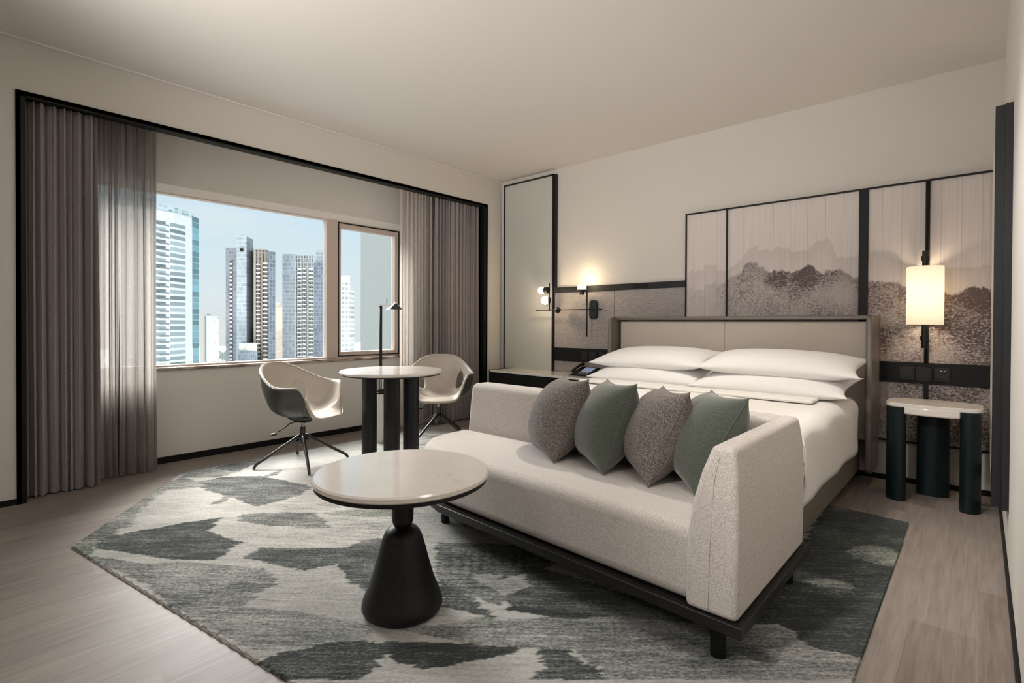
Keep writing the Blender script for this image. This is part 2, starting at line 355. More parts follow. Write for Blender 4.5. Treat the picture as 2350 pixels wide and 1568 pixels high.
# mural: misty mountains printed on upright boards (world x across, z up)
MAIN = [(-1.968, 1.435), (-1.798, 1.447), (-1.607, 1.513), (-1.5, 1.56), (-1.433, 1.611), (-1.33, 1.60), (-1.298, 1.566), (-1.168, 1.535), (-1.08, 1.54), (-0.992, 1.575), (-0.94, 1.53), (-0.865, 1.502), (-0.77, 1.50), (-0.67, 1.442), (-0.488, 1.415), (-0.341, 1.385), (-0.224, 1.379), (-0.15, 1.34), (-0.1, 1.35), (-0.048, 1.385), (0.0, 1.36), (0.06, 1.33)]
FAR = [(-1.969, 1.514), (-1.877, 1.606), (-1.80, 1.62), (-1.685, 1.60), (-1.6, 1.60), (-1.504, 1.655), (-1.366, 1.739), (-1.169, 1.713), (-1.0, 1.70), (-0.92, 1.76), (-0.84, 1.70), (-0.80, 1.60), (-0.698, 1.602), (-0.56, 1.64), (-0.465, 1.62), (-0.39, 1.55), (-0.18, 1.52), (0.06, 1.49)]
m = bpy.data.materials.new('mural_print'); N, L, b, t, mapping, noise, rg, mt, mix, bump, o = tools(m)
s = N.new('ShaderNodeSeparateXYZ'); L.new(t.outputs['Object'], s.inputs[0])
X_, Z_ = s.outputs['X'], s.outputs['Z']


def curve(pts):
    n = N.new('ShaderNodeFloatCurve'); cm = n.mapping.curves[0]
    P = [((x + 2.0) / 2.1, (z - 1.2) / 0.7) for x, z in pts]
    cm.points[0].location = P[0]; cm.points[1].location = P[-1]
    for p_ in P[1:-1]: cm.points.new(*p_)
    n.mapping.update()
    L.new(mt('DIVIDE', mt('ADD', X_, 2.0), 2.1), n.inputs['Value'])
    return mt('ADD', mt('MULTIPLY', n.outputs[0], 0.7), 1.2)


plk = N.new('ShaderNodeMath'); plk.operation = 'FLOOR'; L.new(mt('DIVIDE', mt('ADD', X_, mt('MULTIPLY', mt('SINE', mt('MULTIPLY', X_, 3.1)), 0.03)), 0.112), plk.inputs[0])
wn = N.new('ShaderNodeTexWhiteNoise'); wn.noise_dimensions = '1D'; L.new(plk.outputs[0], wn.inputs['W'])
wob = mt('MULTIPLY', mt('SUBTRACT', noise(mapping(t.outputs['Object'], (1, 1, 1)), 28, 5, 0.65), 0.5), 0.07)
stp = mt('MULTIPLY', mt('SUBTRACT', wn.outputs['Value'], 0.5), 0.05)
dm = mt('ADD', mt('SUBTRACT', mt('ADD', curve(MAIN), stp), Z_), wob)
df = mt('ADD', mt('SUBTRACT', mt('ADD', curve(FAR), stp), Z_), wob)
speck = noise(mapping(t.outputs['Object'], (1, 1, 1.5)), 60, 4, 0.75)
speckf = rg(speck, 0.40, 0.62, 1, 0)
cloud = noise(mapping(t.outputs['Object'], (1.6, 1, 1.6), loc=(0.6, 0, 0.3)), 2.4, 4, 0.55)
farm = mt('MULTIPLY', rg(df, 0.0, 0.012, 0, 1), rg(df, 0.0, 0.22, 0.26, 0.03))
mainm = rg(dm, 0.0, 0.02, 0, 1)
rx = rg(X_, -1.95, -1.25, 0.25, 0.9, True)
def blob(x_, z_, r_):
    dx = mt('SUBTRACT', X_, x_); dz = mt('SUBTRACT', Z_, z_)
    d_ = mt('SQRT', mt('ADD', mt('MULTIPLY', dx, dx), mt('MULTIPLY', dz, dz)))
    return rg(mt('ADD', d_, mt('MULTIPLY', wob, 1.5)), r_ * .3, r_, 1.0, 0.0, True)
bl3 = mt('MAXIMUM', mt('MAXIMUM', blob(-1.02, 1.50, .15), blob(-1.22, 1.47, .13)), blob(-0.0, 1.30, .14))
dens = mt('MULTIPLY', mt('MULTIPLY', mainm, rx), mt('ADD', rg(dm, 0.0, 0.30, 0.42, 0.18), mt('MULTIPLY', speckf, rg(cloud, 0.36, 0.66, 0.95, 0.18))))
dens = mt('MULTIPLY', dens, rg(X_, -0.75, -0.1, 1.0, 1.45))
dens = mt('MINIMUM', mt('ADD', dens, mt('MULTIPLY', mt('MULTIPLY', mainm, bl3), mt('ADD', 0.22, mt('MULTIPLY', speckf, 0.40)))), 0.95)
c = mix(rg(noise(mapping(t.outputs['Object'], (30, 1, 0.8)), 2, 3), 0.3, 0.7, 0, 1), (0.56, 0.50, 0.475), (0.63, 0.57, 0.54))
c = mix(farm, c, (0.22, 0.17, 0.17))
c = mix(dens, c, (0.070, 0.042, 0.042))
jx = mt('FRACT', mt('DIVIDE', mt('ADD', X_, mt('MULTIPLY', mt('SINE', mt('MULTIPLY', X_, 3.1)), 0.03)), 0.112))
c = mix(mt('MULTIPLY', mt('LESS_THAN', jx, 0.022), 0.45), c, (0.16, 0.13, 0.12))
L.new(c, b.inputs['Base Color']); b.inputs['Roughness'].default_value = 0.6; b.inputs['Specular IOR Level'].default_value = 0.3; MATS['mural_print'] = m


# ------------------------------------------------------------------ mesh helpers
class MB:
    def __init__(s): s.v = []; s.f = []

    def add(s, v, f):
        n = len(s.v); s.v += [tuple(p) for p in v]; s.f += [tuple(i + n for i in q) for q in f]; return s

    def box(s, x0, x1, y0, y1, z0, z1):
        v = [(x, y, z) for z in (z0, z1) for y in (y0, y1) for x in (x0, x1)]
        return s.add(v, [(0, 2, 3, 1), (4, 5, 7, 6), (0, 1, 5, 4), (2, 6, 7, 3), (0, 4, 6, 2), (1, 3, 7, 5)])

    def prism(s, poly, z0, z1):
        n = len(poly)
        a = sum(poly[i][0] * poly[(i + 1) % n][1] - poly[(i + 1) % n][0] * poly[i][1] for i in range(n))
        if a < 0: poly = poly[::-1]
        v = [(x, y, z0) for x, y in poly] + [(x, y, z1) for x, y in poly]
        return s.add(v, [tuple(range(n))[::-1], tuple(range(n, 2 * n))] + [(i, (i + 1) % n, (i + 1) % n + n, i + n) for i in range(n)])

    def lathe(s, prof, cx=0, cy=0, seg=48, sx=1, sy=1, rot=0, cap=True):
        v = []; f = []; k = len(prof)
        for i in range(seg):
            a = 2 * math.pi * i / seg
            for r_, z in prof:
                x, y = r_ * math.cos(a) * sx, r_ * math.sin(a) * sy
                v.append((cx + x * math.cos(rot) - y * math.sin(rot), cy + x * math.sin(rot) + y * math.cos(rot), z))
        for i in range(seg):
            j = (i + 1) % seg
            for q in range(k - 1): f.append((i * k + q, j * k + q, j * k + q + 1, i * k + q + 1))
        if cap:
            f.append(tuple(i * k for i in range(seg))[::-1]); f.append(tuple(i * k + k - 1 for i in range(seg)))
        return s.add(v, f)

    def tube(s, pts, r_, seg=12, close=False):
        pts = [Vector(p) for p in pts]; n = len(pts); v = []; f = []
        rs = r_ if isinstance(r_, (list, tuple)) else [r_] * n
        prev = None
        for i, p in enumerate(pts):
            if close: d = pts[(i + 1) % n] - pts[i - 1]
            else: d = pts[min(i + 1, n - 1)] - pts[max(i - 1, 0)]
            d.normalize()
            if prev is None:
                u = d.orthogonal().normalized()
            else:
                u = (prev - d * prev.dot(d)).normalized()
            prev = u; w_ = d.cross(u)
            for k in range(seg):
                a = 2 * math.pi * k / seg
                v.append(p + (u * math.cos(a) + w_ * math.sin(a)) * rs[i])
        for i in range(n if close else n - 1):
            j = (i + 1) % n
            for k in range(seg): f.append((i * seg + k, i * seg + (k + 1) % seg, j * seg + (k + 1) % seg, j * seg + k))
        if not close:
            f.append(tuple(range(seg))[::-1]); f.append(tuple(range((n - 1) * seg, n * seg)))
        return s.add(v, f)

    def sphere(s, c, r_, seg=24, rings=14, sc=(1, 1, 1)):
        v = []; f = []
        for i in range(rings + 1):
            p = math.pi * i / rings
            for k in range(seg):
                a = 2 * math.pi * k / seg
                v.append((c[0] + r_ * sc[0] * math.sin(p) * math.cos(a), c[1] + r_ * sc[1] * math.sin(p) * math.sin(a), c[2] - r_ * sc[2] * math.cos(p)))
        for i in range(rings):
            for k in range(seg):
                f.append((i * seg + k, i * seg + (k + 1) % seg, (i + 1) * seg + (k + 1) % seg, (i + 1) * seg + k))
        return s.add(v, f)

    def build(s, name, material, parent=None, bevel=0, seg=2, smooth=False, subsurf=0, world=True, angle=40, weld=False):
        me = bpy.data.meshes.new(name)
        off_ = Vector((0, 0, 0))
        if parent is not None and world:
            q = parent
            while q is not None: off_ = off_ + q.location; q = q.parent
        me.from_pydata([tuple(Vector(p) - off_) for p in s.v], [], s.f)
        me.update()
        ob = bpy.data.objects.new(name, me); C.objects.link(ob)
        if material: me.materials.append(MATS[material])
        if weld:
            bm = bmesh.new(); bm.from_mesh(me); bmesh.ops.remove_doubles(bm, verts=bm.verts, dist=1e-5); bmesh.ops.recalc_face_normals(bm, faces=bm.faces); bm.to_mesh(me); bm.free()
        if bevel:
            b_ = ob.modifiers.new('bevel', 'BEVEL'); b_.width = bevel; b_.segments = seg; b_.limit_method = 'ANGLE'; b_.angle_limit = R(35); b_.harden_normals = False
        if subsurf:
            q = ob.modifiers.new('sub', 'SUBSURF'); q.levels = subsurf; q.render_levels = subsurf
        if smooth or bevel or subsurf:
            me.shade_smooth()
            if not smooth:
                try: me.set_sharp_from_angle(angle=R(angle))
                except Exception: pass
        if parent is not None: ob.parent = parent
        return ob


def thing(name, label, cat, loc=(0, 0, 0), group=None, rz=0):
    o = bpy.data.objects.new(name, None); C.objects.link(o); o.location = loc; o.rotation_euler = (0, 0, rz)
    o.empty_display_size = 0.1
    return tag(o, label, cat, group)


def tag(o, label=None, cat=None, group=None, kind=None):
    if label: o['label'] = label
    if cat: o['category'] = cat
    if group: o['group'] = group
    if kind: o['kind'] = kind
    return o


def struct(name, mb, material, bevel=0, parent=None):
    o = mb.build(name, material, parent, bevel=bevel)
    if parent is None: o['kind'] = 'structure'
    return o


def copy_tree(o, parent=None):
    c = o.copy(); C.objects.link(c); c.parent = parent
    for ch in list(o.children): copy_tree(ch, c)
    return c


# ------------------------------------------------------------------ room shell
XF, XW, YB, XR, YR, ZC = -4.29, -4.72, 4.54, 0.098, -3.0, 2.80
T = 0.20
struct('floor', MB().box(-5.2, 0.4, -3.2, 4.8, -0.12, 0), 'plank_floor')
struct('ceiling', MB().box(-5.2, 0.4, -3.2, 4.8, ZC, ZC + 0.15), 'ceiling_paint')
struct('wall_back', MB().box(-5.2, 0.4, YB, YB + T, 0, ZC), 'wall_paint')
struct('wall_right', MB().box(XR, XR + T, -3.2, YB, 0, ZC), 'lightened_wall_paint')
struct('wall_rear', MB().box(-5.2, XR, YR - T, YR, 0, ZC), 'wall_paint')
FY0, FY1, FZ = 0.30, 4.289, 2.49           # black frame of the curtain niche
# front skin of the window wall with the niche opening, and the niche itself
wl = MB().box(XW - 0.001, XF, YR, FY0, 0, ZC).box(XW - 0.001, XF, FY1, YB, 0, ZC).box(XF - 0.09, XF, FY0, FY1, FZ, ZC)
struct('wall_left', wl, 'wall_paint')
WY0, WY1, WZ0, WZ1 = 0.55, 3.405, 0.735, 2.18
ww = MB().box(XW - T, XW, YR, WY0, 0, ZC).box(XW - T, XW, WY1, YB, 0, ZC).box(XW - T, XW, WY0, WY1, 0, WZ0).box(XW - T, XW, WY0, WY1, WZ1, ZC)
struct('wall_window', ww, 'lightened_wall_paint')
fr = MB().box(XF - 0.43, XF + 0.012, FY0, FY0 + 0.022, 0, FZ).box(XF - 0.43, XF + 0.012, FY1 - 0.022, FY1, 0, FZ).box(XF - 0.10, XF + 0.012, FY0, FY1, FZ - 0.025, FZ)
fr.box(XF - 0.02, XF + 0.012, FY0, FY0 + 0.045, 0, FZ).box(XF - 0.02, XF + 0.012, FY1 - 0.06, FY1, 0, FZ).box(XF - 0.015, XF + 0.012, FY0, FY1, FZ - 0.035, FZ)
struct('trim_1', fr, 'black_wood')
struct('trim_2', MB().box(XF, XF + .03, YR, YB, ZC - .010, ZC), 'ceiling_paint', bevel=0.004)

# window: splayed head, outer frame, mullion, casement with gasket
win = tag(bpy.data.objects.new('window_1', None), kind='structure'); C.objects.link(win); win.location = (XW, 2.0, WZ0)
XG = -4.80
f = MB().box(XG - 0.05, XG + 0.03, WY0, WY0 + 0.06, WZ0, WZ1).box(XG - 0.05, XG + 0.03, 3.43 - 0.03, WY1 + 0.02, WZ0, WZ1).box(XG - 0.05, XG + 0.03, WY0, WY1, 2.115, WZ1).box(XG - 0.05, XG + 0.03, WY0, WY1, WZ0, 0.762)
f.box(XG - 0.05, XG + 0.035, 2.545, 2.665, WZ0, WZ1)
f.build('frame', 'frame_pink', win, bevel=0.004)
MB().add([(XW, WY0, WZ1), (XW, WY1, WZ1), (XG + 0.03, WY1, 2.125), (XG + 0.03, WY0, 2.125), (XW - .004, WY0, WZ1 + .004), (XW - .004, WY1, WZ1 + .004), (XG + .03, WY1, WZ1 + .01), (XG + .03, WY0, WZ1 + .01)],
         [(0, 1, 2, 3), (4, 7, 6, 5), (0, 4, 5, 1), (3, 2, 6, 7), (0, 3, 7, 4), (1, 5, 6, 2)]).build('head_reveal', 'white_satin', win)  # whitened: the light this sloping face catches is put into its colour
g = MB().box(XG - .01, XG + 0.034, 2.668, 2.676, 0.762, 2.115).box(XG - .01, XG + .034, 3.392, 3.40, 0.762, 2.115).box(XG - .01, XG + .034, 2.668, 3.40, 2.104, 2.112).box(XG - .01, XG + .034, 2.668, 3.40, 0.765, 0.772)
g.build('gasket', 'black_metal', win)
cs = MB().box(XG - .04, XG + .028, 2.676, 2.70, .772, 2.104).box(XG - .04, XG + .028, 3.345, 3.392, .772, 2.104).box(XG - .04, XG + .028, 2.70, 3.345, 2.055, 2.104).box(XG - .04, XG + .028, 2.70, 3.345, .772, .812)
sash = cs.build('sash', 'frame_pink', win, bevel=0.004)
MB().box(XG - .022, XG - .016, 2.70, 3.345, .812, 2.055).build('pane', 'glass', sash)
MB().box(XG - .022, XG - .016, WY0 + .06, 2.545, .762, 2.115).build('pane', 'glass', win)
MB().box(XG, XW + 0.018, WY0, WY1 + .005, WZ0 - 0.012, WZ0 + 0.012).build('window_sill', 'sill_marble', win, bevel=0.004)

# skirting lines
struct('baseboard_window', MB().box(XW, XW + .012, FY0, FY1, 0, 0.05), 'black_wood')
struct('baseboard_left', MB().box(XF, XF + .010, YR, FY0, 0, 0.035).box(XF, XF + .010, FY1, YB, 0, 0.035), 'black_wood')
struct('baseboard_back', MB().box(XF, XR, YB - .012, YB, 0, 0.035), 'black_wood')
struct('baseboard_right', MB().box(XR - .010, XR, YR, YB, 0, 0.045), 'black_wood')

# ------------------------------------------------------------------ back wall panelling
YP = 4.52
struct('trim_3', MB().box(-3.46, -1.975, 4.505, YB, 1.44, 1.50), 'dark_brown_wood', bevel=0.002)
struct('trim_4', MB().box(-0.668, -0.612, 4.50, YB, 0.29, 2.095), 'black_wood', bevel=0.002)
struct('trim_5', MB().box(-1.982, 0.050, 4.505, YB, 2.084, 2.096).box(-1.982, -1.972, 4.505, YB, .29, 2.09).box(-1.622, -1.610, 4.505, YB, .29, 2.09).box(-0.288, -0.264, 4.502, YB, .29, 2.09), 'black_wood')
struct('trim_6', MB().box(-3.47, XR, 4.505, YB, 0.283, 0.295), 'black_wood')
for x0, x1, lb in ((-3.468, -2.722, 'grey grass-weave wall panel behind the wall sconce, beside the tall pale panel'), (-2.718, -1.982, 'grey grass-weave wall panel left of the mural, behind the headboard corner')):
    tag(MB().box(x0, x1, YP, YB, .295, 1.44).build('wall_panel', 'grass_paper', bevel=.0015), lb, 'wall panel', 'grey woven wall panels')
for x0, x1, lb in ((-1.972, -1.622, 'narrow leftmost misty mountain mural panel'), (-1.610, -0.668, 'wide mural panel with dark mountain ridge above the headboard'),
                   (-0.612, -0.288, 'mural panel between the wide black upright and the lit hanging lamp'), (-0.264, 0.048, 'rightmost mural panel with dark trees, right of the lamp rod')):
    tag(MB().box(x0, x1, YP, YB, .295, 2.084).build('wall_mural', 'mural_print'), lb, 'wall mural', 'mountain mural panels')

# tall pale panel with black edge
t_ = thing('tall_wall_panel', 'tall pale grey-green glossy wall panel in a thin black frame left of the sconce', 'wall panel', (-3.84, 4.52, .575))
MB().box(-4.195, -3.485, 4.50, YB, .58, 2.726).build('panel', 'pale_panel', t_)
MB().box(-4.207, -4.195, 4.488, YB, .575, 2.738).box(-3.485, -3.470, 4.488, YB, .575, 2.738).box(-3.470, -3.448, 4.50, YB, 1.445, 2.738).box(-4.207, -3.470, 4.488, YB, 2.724, 2.740).build('frame', 'dark_brown_wood', t_)

# switch rails
def switches(name, label, x0, x1, xs, yy=4.50):
    t_ = thing(name, label, 'switch rail', ((x0 + x1) / 2, yy, .70), 'black switch rails beside the bed')
    MB().box(x0, x1, yy, 4.52, .703, .846).build('rail', 'black_wood', t_, bevel=.002)
    for i, a in enumerate(xs):
        p = MB().box(a, a + .088, yy - .006, yy, .722, .815).build('switch_plate', 'black_metal', t_, bevel=.003)
        MB().box(a + .012, a + .076, yy - .008, yy - .005, .74, .80).build('rocker', 'charcoal_wood', p, bevel=.001)
    return p
switches('switch_rail', 'black wall rail with three switch plates above the round-legged nightstand', -.536, .046, (-.425, -.331, -.235))
p = bpy.data.objects['switch_rail'].children[-1]
MB().box(-.200, -.190, 4.490, 4.495, .793, .797).box(-.182, -.172, 4.490, 4.495, .793, .797).build('indicator', 'white_satin', p)
switches('switch_rail', 'black wall rail with switch plates left of the bed behind the pillow', -3.468, -2.70, (-3.10, -3.00, -2.88))
struct('trim_7', MB().box(-2.50, -2.36, 4.498, 4.505, 1.452, 1.488), 'black_wood', bevel=.002)

# right wall: slim light panel with stepped black edge
t_ = thing('right_wall_panel', 'slim light panel with a stepped black edge standing out from the right wall', 'wall panel', (.07, 3.8, .29))
MB().box(.046, XR, 3.26, 4.50, .285, 2.09).build('panel', 'white_satin', t_)
MB().box(.040, .078, 3.20, 3.262, .283, 2.092).box(.072, .106, 3.16, 3.25, .28, 2.085).build('edge_trim', 'charcoal_wood', t_, bevel=.002)

# ------------------------------------------------------------------ curtains
def curtain(name, label, mname, y0, y1, xc, amp, nf, z0, z1, seed, group):
    r_ = random.Random(seed); nseg = nf * 14; rows = 24; v = []; f = []
    ph = [r_.uniform(-.5, .5) for _ in range(nf + 2)]; am = [r_.uniform(.35, 1.35) for _ in range(nf + 2)]
    wd = [r_.uniform(.5, 1.6) for _ in range(nf)]; tot = sum(wd); cum = [0]
    for q in wd: cum.append(cum[-1] + q / tot)
    dr = [r_.uniform(-.7, .7) for _ in range(nf + 2)]
    for j in range(rows + 1):
        tz = j / rows; z = z0 + (z1 - z0) * tz
        for i in range(nseg + 1):
            u = i / nseg; k = min(int(u * nf), nf - 1); fu = u * nf - k
            yy = cum[k] + (cum[k + 1] - cum[k]) * fu
            a = am[k] * (1 - fu) + am[k + 1] * fu
            d_ = dr[k] * (1 - fu) + dr[k + 1] * fu
            an = 2 * math.pi * (u * nf) + d_ * math.sin(tz * 2.6 + ph[k] * 2)
            g_ = amp * a * (0.75 + 0.35 * (1 - tz))
            x = xc + g_ * math.sin(an) + .18 * amp * math.sin(2 * an + 1 + tz * 2)
            y = y0 + (y1 - y0) * yy + 0.35 * (y1 - y0) / nf * math.sin(2 * an) * .5 + (ph[k] * .01) * (1 - tz)
            v.append((x, y, z))
    n = nseg + 1
    for j in range(rows):
        for i in range(nseg): f.append((j * n + i, j * n + i + 1, (j + 1) * n + i + 1, (j + 1) * n + i))
    t_ = thing(name, label, 'curtain', (xc, (y0 + y1) / 2, z0), group)
    ob = MB().add(v, f).build('cloth', mname, t_, smooth=True)
    MB().box(xc - .012, xc + .012, y0, y1, z1 - .002, 2.798).build('track', 'black_metal', t_)
    return t_
curtain('blackout_curtain', 'dark grey-brown lined curtain in deep folds at the left end of the window', 'curtain_dark', .325, .70, -4.38, .045, 8, .012, 2.60, 3, 'dark curtains')
curtain('sheer_curtain', 'sheer grey-beige curtain gathered left of the window, light glowing through', 'sheer_fabric', .62, 1.075, -4.52, .040, 10, .012, 2.60, 5, 'sheer curtains')
curtain('sheer_curtain', 'sheer curtain coloured as brightly lit, gathered right of the window behind the shell chair', 'sheer_lit', 3.24, 3.68, -4.52, .040, 10, .012, 2.60, 9, 'sheer curtains')
curtain('blackout_curtain', 'dark grey-brown curtain at the right end of the window niche near the corner', 'curtain_dark', 3.60, 4.255, -4.40, .042, 14, .012, 2.60, 11, 'dark curtains')

# ------------------------------------------------------------------ rug
outline = [(-3.265, .418), (-4.10, 1.03), (-4.285, 1.17), (-4.28, 3.66), (-.285, 3.60), (-.277, .92)]
RUG = []
def patch(v_, g_, pts, raw=False):
    RUG.append((v_, g_, [tuple(floor_pt(*p))[:2] for p in pts]))
patch(.30, 0, [(440, 1112), (520, 1098), (600, 1096), (660, 1108), (717, 1122), (690, 1140), (640, 1155), (585, 1168), (545, 1150), (470, 1128)])
patch(.34, 0, [(485, 1078), (560, 1060), (612, 1052), (606, 1062), (570, 1075), (540, 1088)])
patch(.45, .1, [(415, 1088), (470, 1078), (540, 1088), (500, 1100), (420, 1100)])
patch(.38, 0, [(483, 1162), (520, 1141), (532, 1142), (510, 1160)])
patch(.36, 0, [(600, 1098), (650, 1080), (640, 1092), (610, 1100)])
patch(.17, .05, [(190, 1252), (230, 1240), (330, 1222), (420, 1206), (505, 1193), (478, 1225), (552, 1250), (520, 1275), (495, 1292), (400, 1290), (300, 1275), (240, 1268)])
patch(.40, .5, [(163, 1259), (200, 1232), (240, 1200), (290, 1205), (260, 1235), (225, 1245), (200, 1300)])
patch(.50, .1, [(330, 1130), (420, 1098), (480, 1120), (380, 1130), (320, 1175), (300, 1215), (240, 1215)])
patch(.36, .1, [(545, 1200), (560, 1185), (640, 1181), (722, 1181), (763, 1217), (700, 1216), (620, 1212)])
patch(.44, .45, [(730, 1182), (800, 1175), (900, 1172), (900, 1190), (840, 1192), (770, 1188)])
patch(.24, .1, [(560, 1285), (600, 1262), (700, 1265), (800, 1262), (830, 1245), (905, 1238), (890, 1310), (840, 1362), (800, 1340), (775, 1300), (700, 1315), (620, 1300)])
patch(.46, 0, [(180, 1275), (330, 1300), (420, 1295), (600, 1310), (640, 1335), (560, 1400), (520, 1470), (420, 1420), (330, 1345)])
patch(.52, 0, [(520, 1470), (560, 1400), (680, 1410), (840, 1440), (860, 1480), (640, 1500), (570, 1500)])
patch(.12, .05, [(590, 1530), (640, 1508), (760, 1482), (850, 1478), (900, 1490), (870, 1530), (830, 1568), (640, 1568)])
patch(.08, .1, [(880, 1480), (1000, 1483), (1190, 1488), (1170, 1510), (1060, 1530), (960, 1545), (900, 1520)])
patch(.20, .1, [(1230, 1485), (1300, 1498), (1330, 1520), (1400, 1568), (1220, 1568), (1250, 1530)])
patch(.27, .05, [(1000, 1340), (1040, 1340), (1090, 1385), (1135, 1425), (1080, 1415), (1015, 1395)])
patch(.36, .1, [(1000, 1250), (1180, 1255), (1280, 1300), (1170, 1330), (1150, 1400), (1070, 1370), (1000, 1330)])
patch(.62, 0, [(1075, 1322), (1160, 1325), (1195, 1350), (1190, 1380), (1110, 1350)])
patch(.55, .7, [(1040, 1440), (1110, 1420), (1190, 1440), (1170, 1480), (1080, 1475), (1010, 1470)])
patch(.47, 0, [(900, 1450), (1300, 1420), (1700, 1420), (1760, 1568), (1400, 1568), (1320, 1500), (1100, 1490)])
patch(.26, .05, [(1200, 1300), (1320, 1330), (1480, 1385), (1640, 1440), (1560, 1436), (1400, 1418), (1300, 1425), (1180, 1400), (1150, 1380), (1215, 1352)])  # dark rug patch, enlarged to take in the sofa's shade
patch(.12, .05, [(1190, 1395), (1330, 1412), (1420, 1420), (1300, 1428), (1160, 1408)])
patch(.09, .40, [(1700, 1440), (1850, 1240), (1900, 1150), (2100, 1200), (2120, 1300), (2030, 1430), (2000, 1520), (1950, 1510), (1880, 1500), (1790, 1440)])
patch(.38, .5, [(1940, 1272), (1980, 1256), (2040, 1262), (2080, 1285), (2070, 1310), (2010, 1300), (1960, 1285)])
patch(.34, .4, [(1850, 1340), (1900, 1335), (1960, 1345), (1950, 1360), (1880, 1352)])
patch(.50, .05, [(1700, 1452), (1780, 1444), (1830, 1465), (1880, 1500), (1990, 1520), (1965, 1568), (1700, 1568)])
patch(.28, .1, [(1560, 1468), (1750, 1500), (1790, 1530), (1640, 1520)])
STRP = [(1030 + i * 24, 1262 + (i % 3) * 6, 6 + (i % 2) * 4) for i in range(10)]
for a, b_, c_ in STRP: patch(.16, .05, [(a, b_), (a + c_, b_), (a + c_ + 2, b_ + 62 - (a % 5) * 7), (a, b_ + 60)])

def inside(P, poly):
    x, y = P[:, 0], P[:, 1]; r_ = np.zeros(len(P), bool); n = len(poly)
    for i in range(n):
        x1, y1 = poly[i]; x2, y2 = poly[(i + 1) % n]
        if y1 == y2: continue
        c_ = ((y1 > y) != (y2 > y)) & (x < (x2 - x1) * (y - y1) / (y2 - y1) + x1)
        r_ ^= c_
    return r_
st_ = 0.011
gx = np.arange(-4.31, -.25, st_); gy = np.arange(.39, 3.70, st_)
nx, ny = len(gx), len(gy)
P = np.stack(np.meshgrid(gx, gy), -1).reshape(-1, 2)
# ragged patch borders, as woven yarns are
Q = P.copy()
rd = np.array([math.cos(YAW), math.sin(YAW)])
wob = (0.007 * np.sin(P @ np.array([-rd[1], rd[0]]) * 61) + 0.006 * np.sin(P @ np.array([-rd[1], rd[0]]) * 137 + 1) + 0.006 * rng.standard_normal(len(P)))[:, None]
Q = P + rd * wob
val = np.full(len(P), .70); grn = np.full(len(P), .03)
ang = 0.08 * np.sin(P[:, 0] * 2.3 + 1) * np.cos(P[:, 1] * 1.9)
val += ang
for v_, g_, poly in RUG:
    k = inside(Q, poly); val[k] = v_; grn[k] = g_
G = val.reshape(ny, nx); Gg = grn.reshape(ny, nx)
# clip the sheet to the outline: move outside points of border quads away
ins = inside(P, outline).reshape(ny, nx)
idx = -np.ones(nx * ny, int)
keepq = ins[:-1, :-1] | ins[1:, :-1] | ins[:-1, 1:] | ins[1:, 1:]
jj, ii = np.nonzero(keepq)
quads = np.stack([jj * nx + ii, jj * nx + ii + 1, (jj + 1) * nx + ii + 1, (jj + 1) * nx + ii], 1)
used = np.unique(quads); idx[used] = np.arange(len(used))
PV = P[used].copy(); iu = ins.reshape(-1)[used]
best = np.full(len(PV), 1e9); near = PV.copy()
for k in range(len(outline)):
    a_ = np.array(outline[k]); d_ = np.array(outline[(k + 1) % len(outline)]) - a_
    tt = np.clip(((PV - a_) @ d_) / (d_ @ d_), 0, 1); q_ = a_ + tt[:, None] * d_; e_ = np.hypot(*(PV - q_).T)
    k2 = e_ < best; best[k2] = e_[k2]; near[k2] = q_[k2]
PV[~iu] = near[~iu]
verts = [(float(a_), float(b_), 0.011 if i_ else 0.0015) for (a_, b_), i_ in zip(PV, iu)]
rug = tag(bpy.data.objects.new('rug', None), 'large grey, white and dark green abstract patterned rug on the wood floor', 'rug'); C.objects.link(rug)
pile = MB().add(verts, [tuple(int(idx[q]) for q in qq) for qq in quads]).build('pile', 'rug_pile', rug)
ca = pile.data.color_attributes.new('pattern', 'FLOAT_COLOR', 'POINT')
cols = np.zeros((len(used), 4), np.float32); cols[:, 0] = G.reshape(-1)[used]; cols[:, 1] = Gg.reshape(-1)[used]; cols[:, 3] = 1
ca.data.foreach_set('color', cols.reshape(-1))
oc = (-2.3, 2.2)
bk_ = MB().prism([(oc[0] + (x - oc[0]) * .985, oc[1] + (y - oc[1]) * .985) for x, y in outline], 0.0006, 0.0104).build('backing', 'tower_beige', rug)

# ------------------------------------------------------------------ bed
bed = thing('bed', 'king size bed with beige padded headboard and taupe leather base', 'bed', (-1.53, 3.6, 0))
MB().box(-2.46, -.62, 2.66, 4.30, .085, .31).build('base', 'olive_leather', bed, bevel=.02, seg=4)
for x in (-.72, -2.36):
    for y in (2.76, 3.60, 4.2): MB().lathe([(.028, .012), (.032, .09)], x, y, 20).build('leg', 'black_metal', bed, bevel=.002)
MB().box(-2.43, -.625, 2.70, 4.32, .31, .60).build('mattress', 'white_cotton', bed, bevel=.06, seg=6)
hb = MB().box(-2.52, -.585, 4.30, 4.42, .30, 1.128).build('headboard_panel', 'headboard_leather', bed, bevel=.012, seg=3)
MB().box(-1.5535, -1.5515, 4.2985, 4.31, .62, 1.126).build('centre_seam', 'taupe_leather', hb)
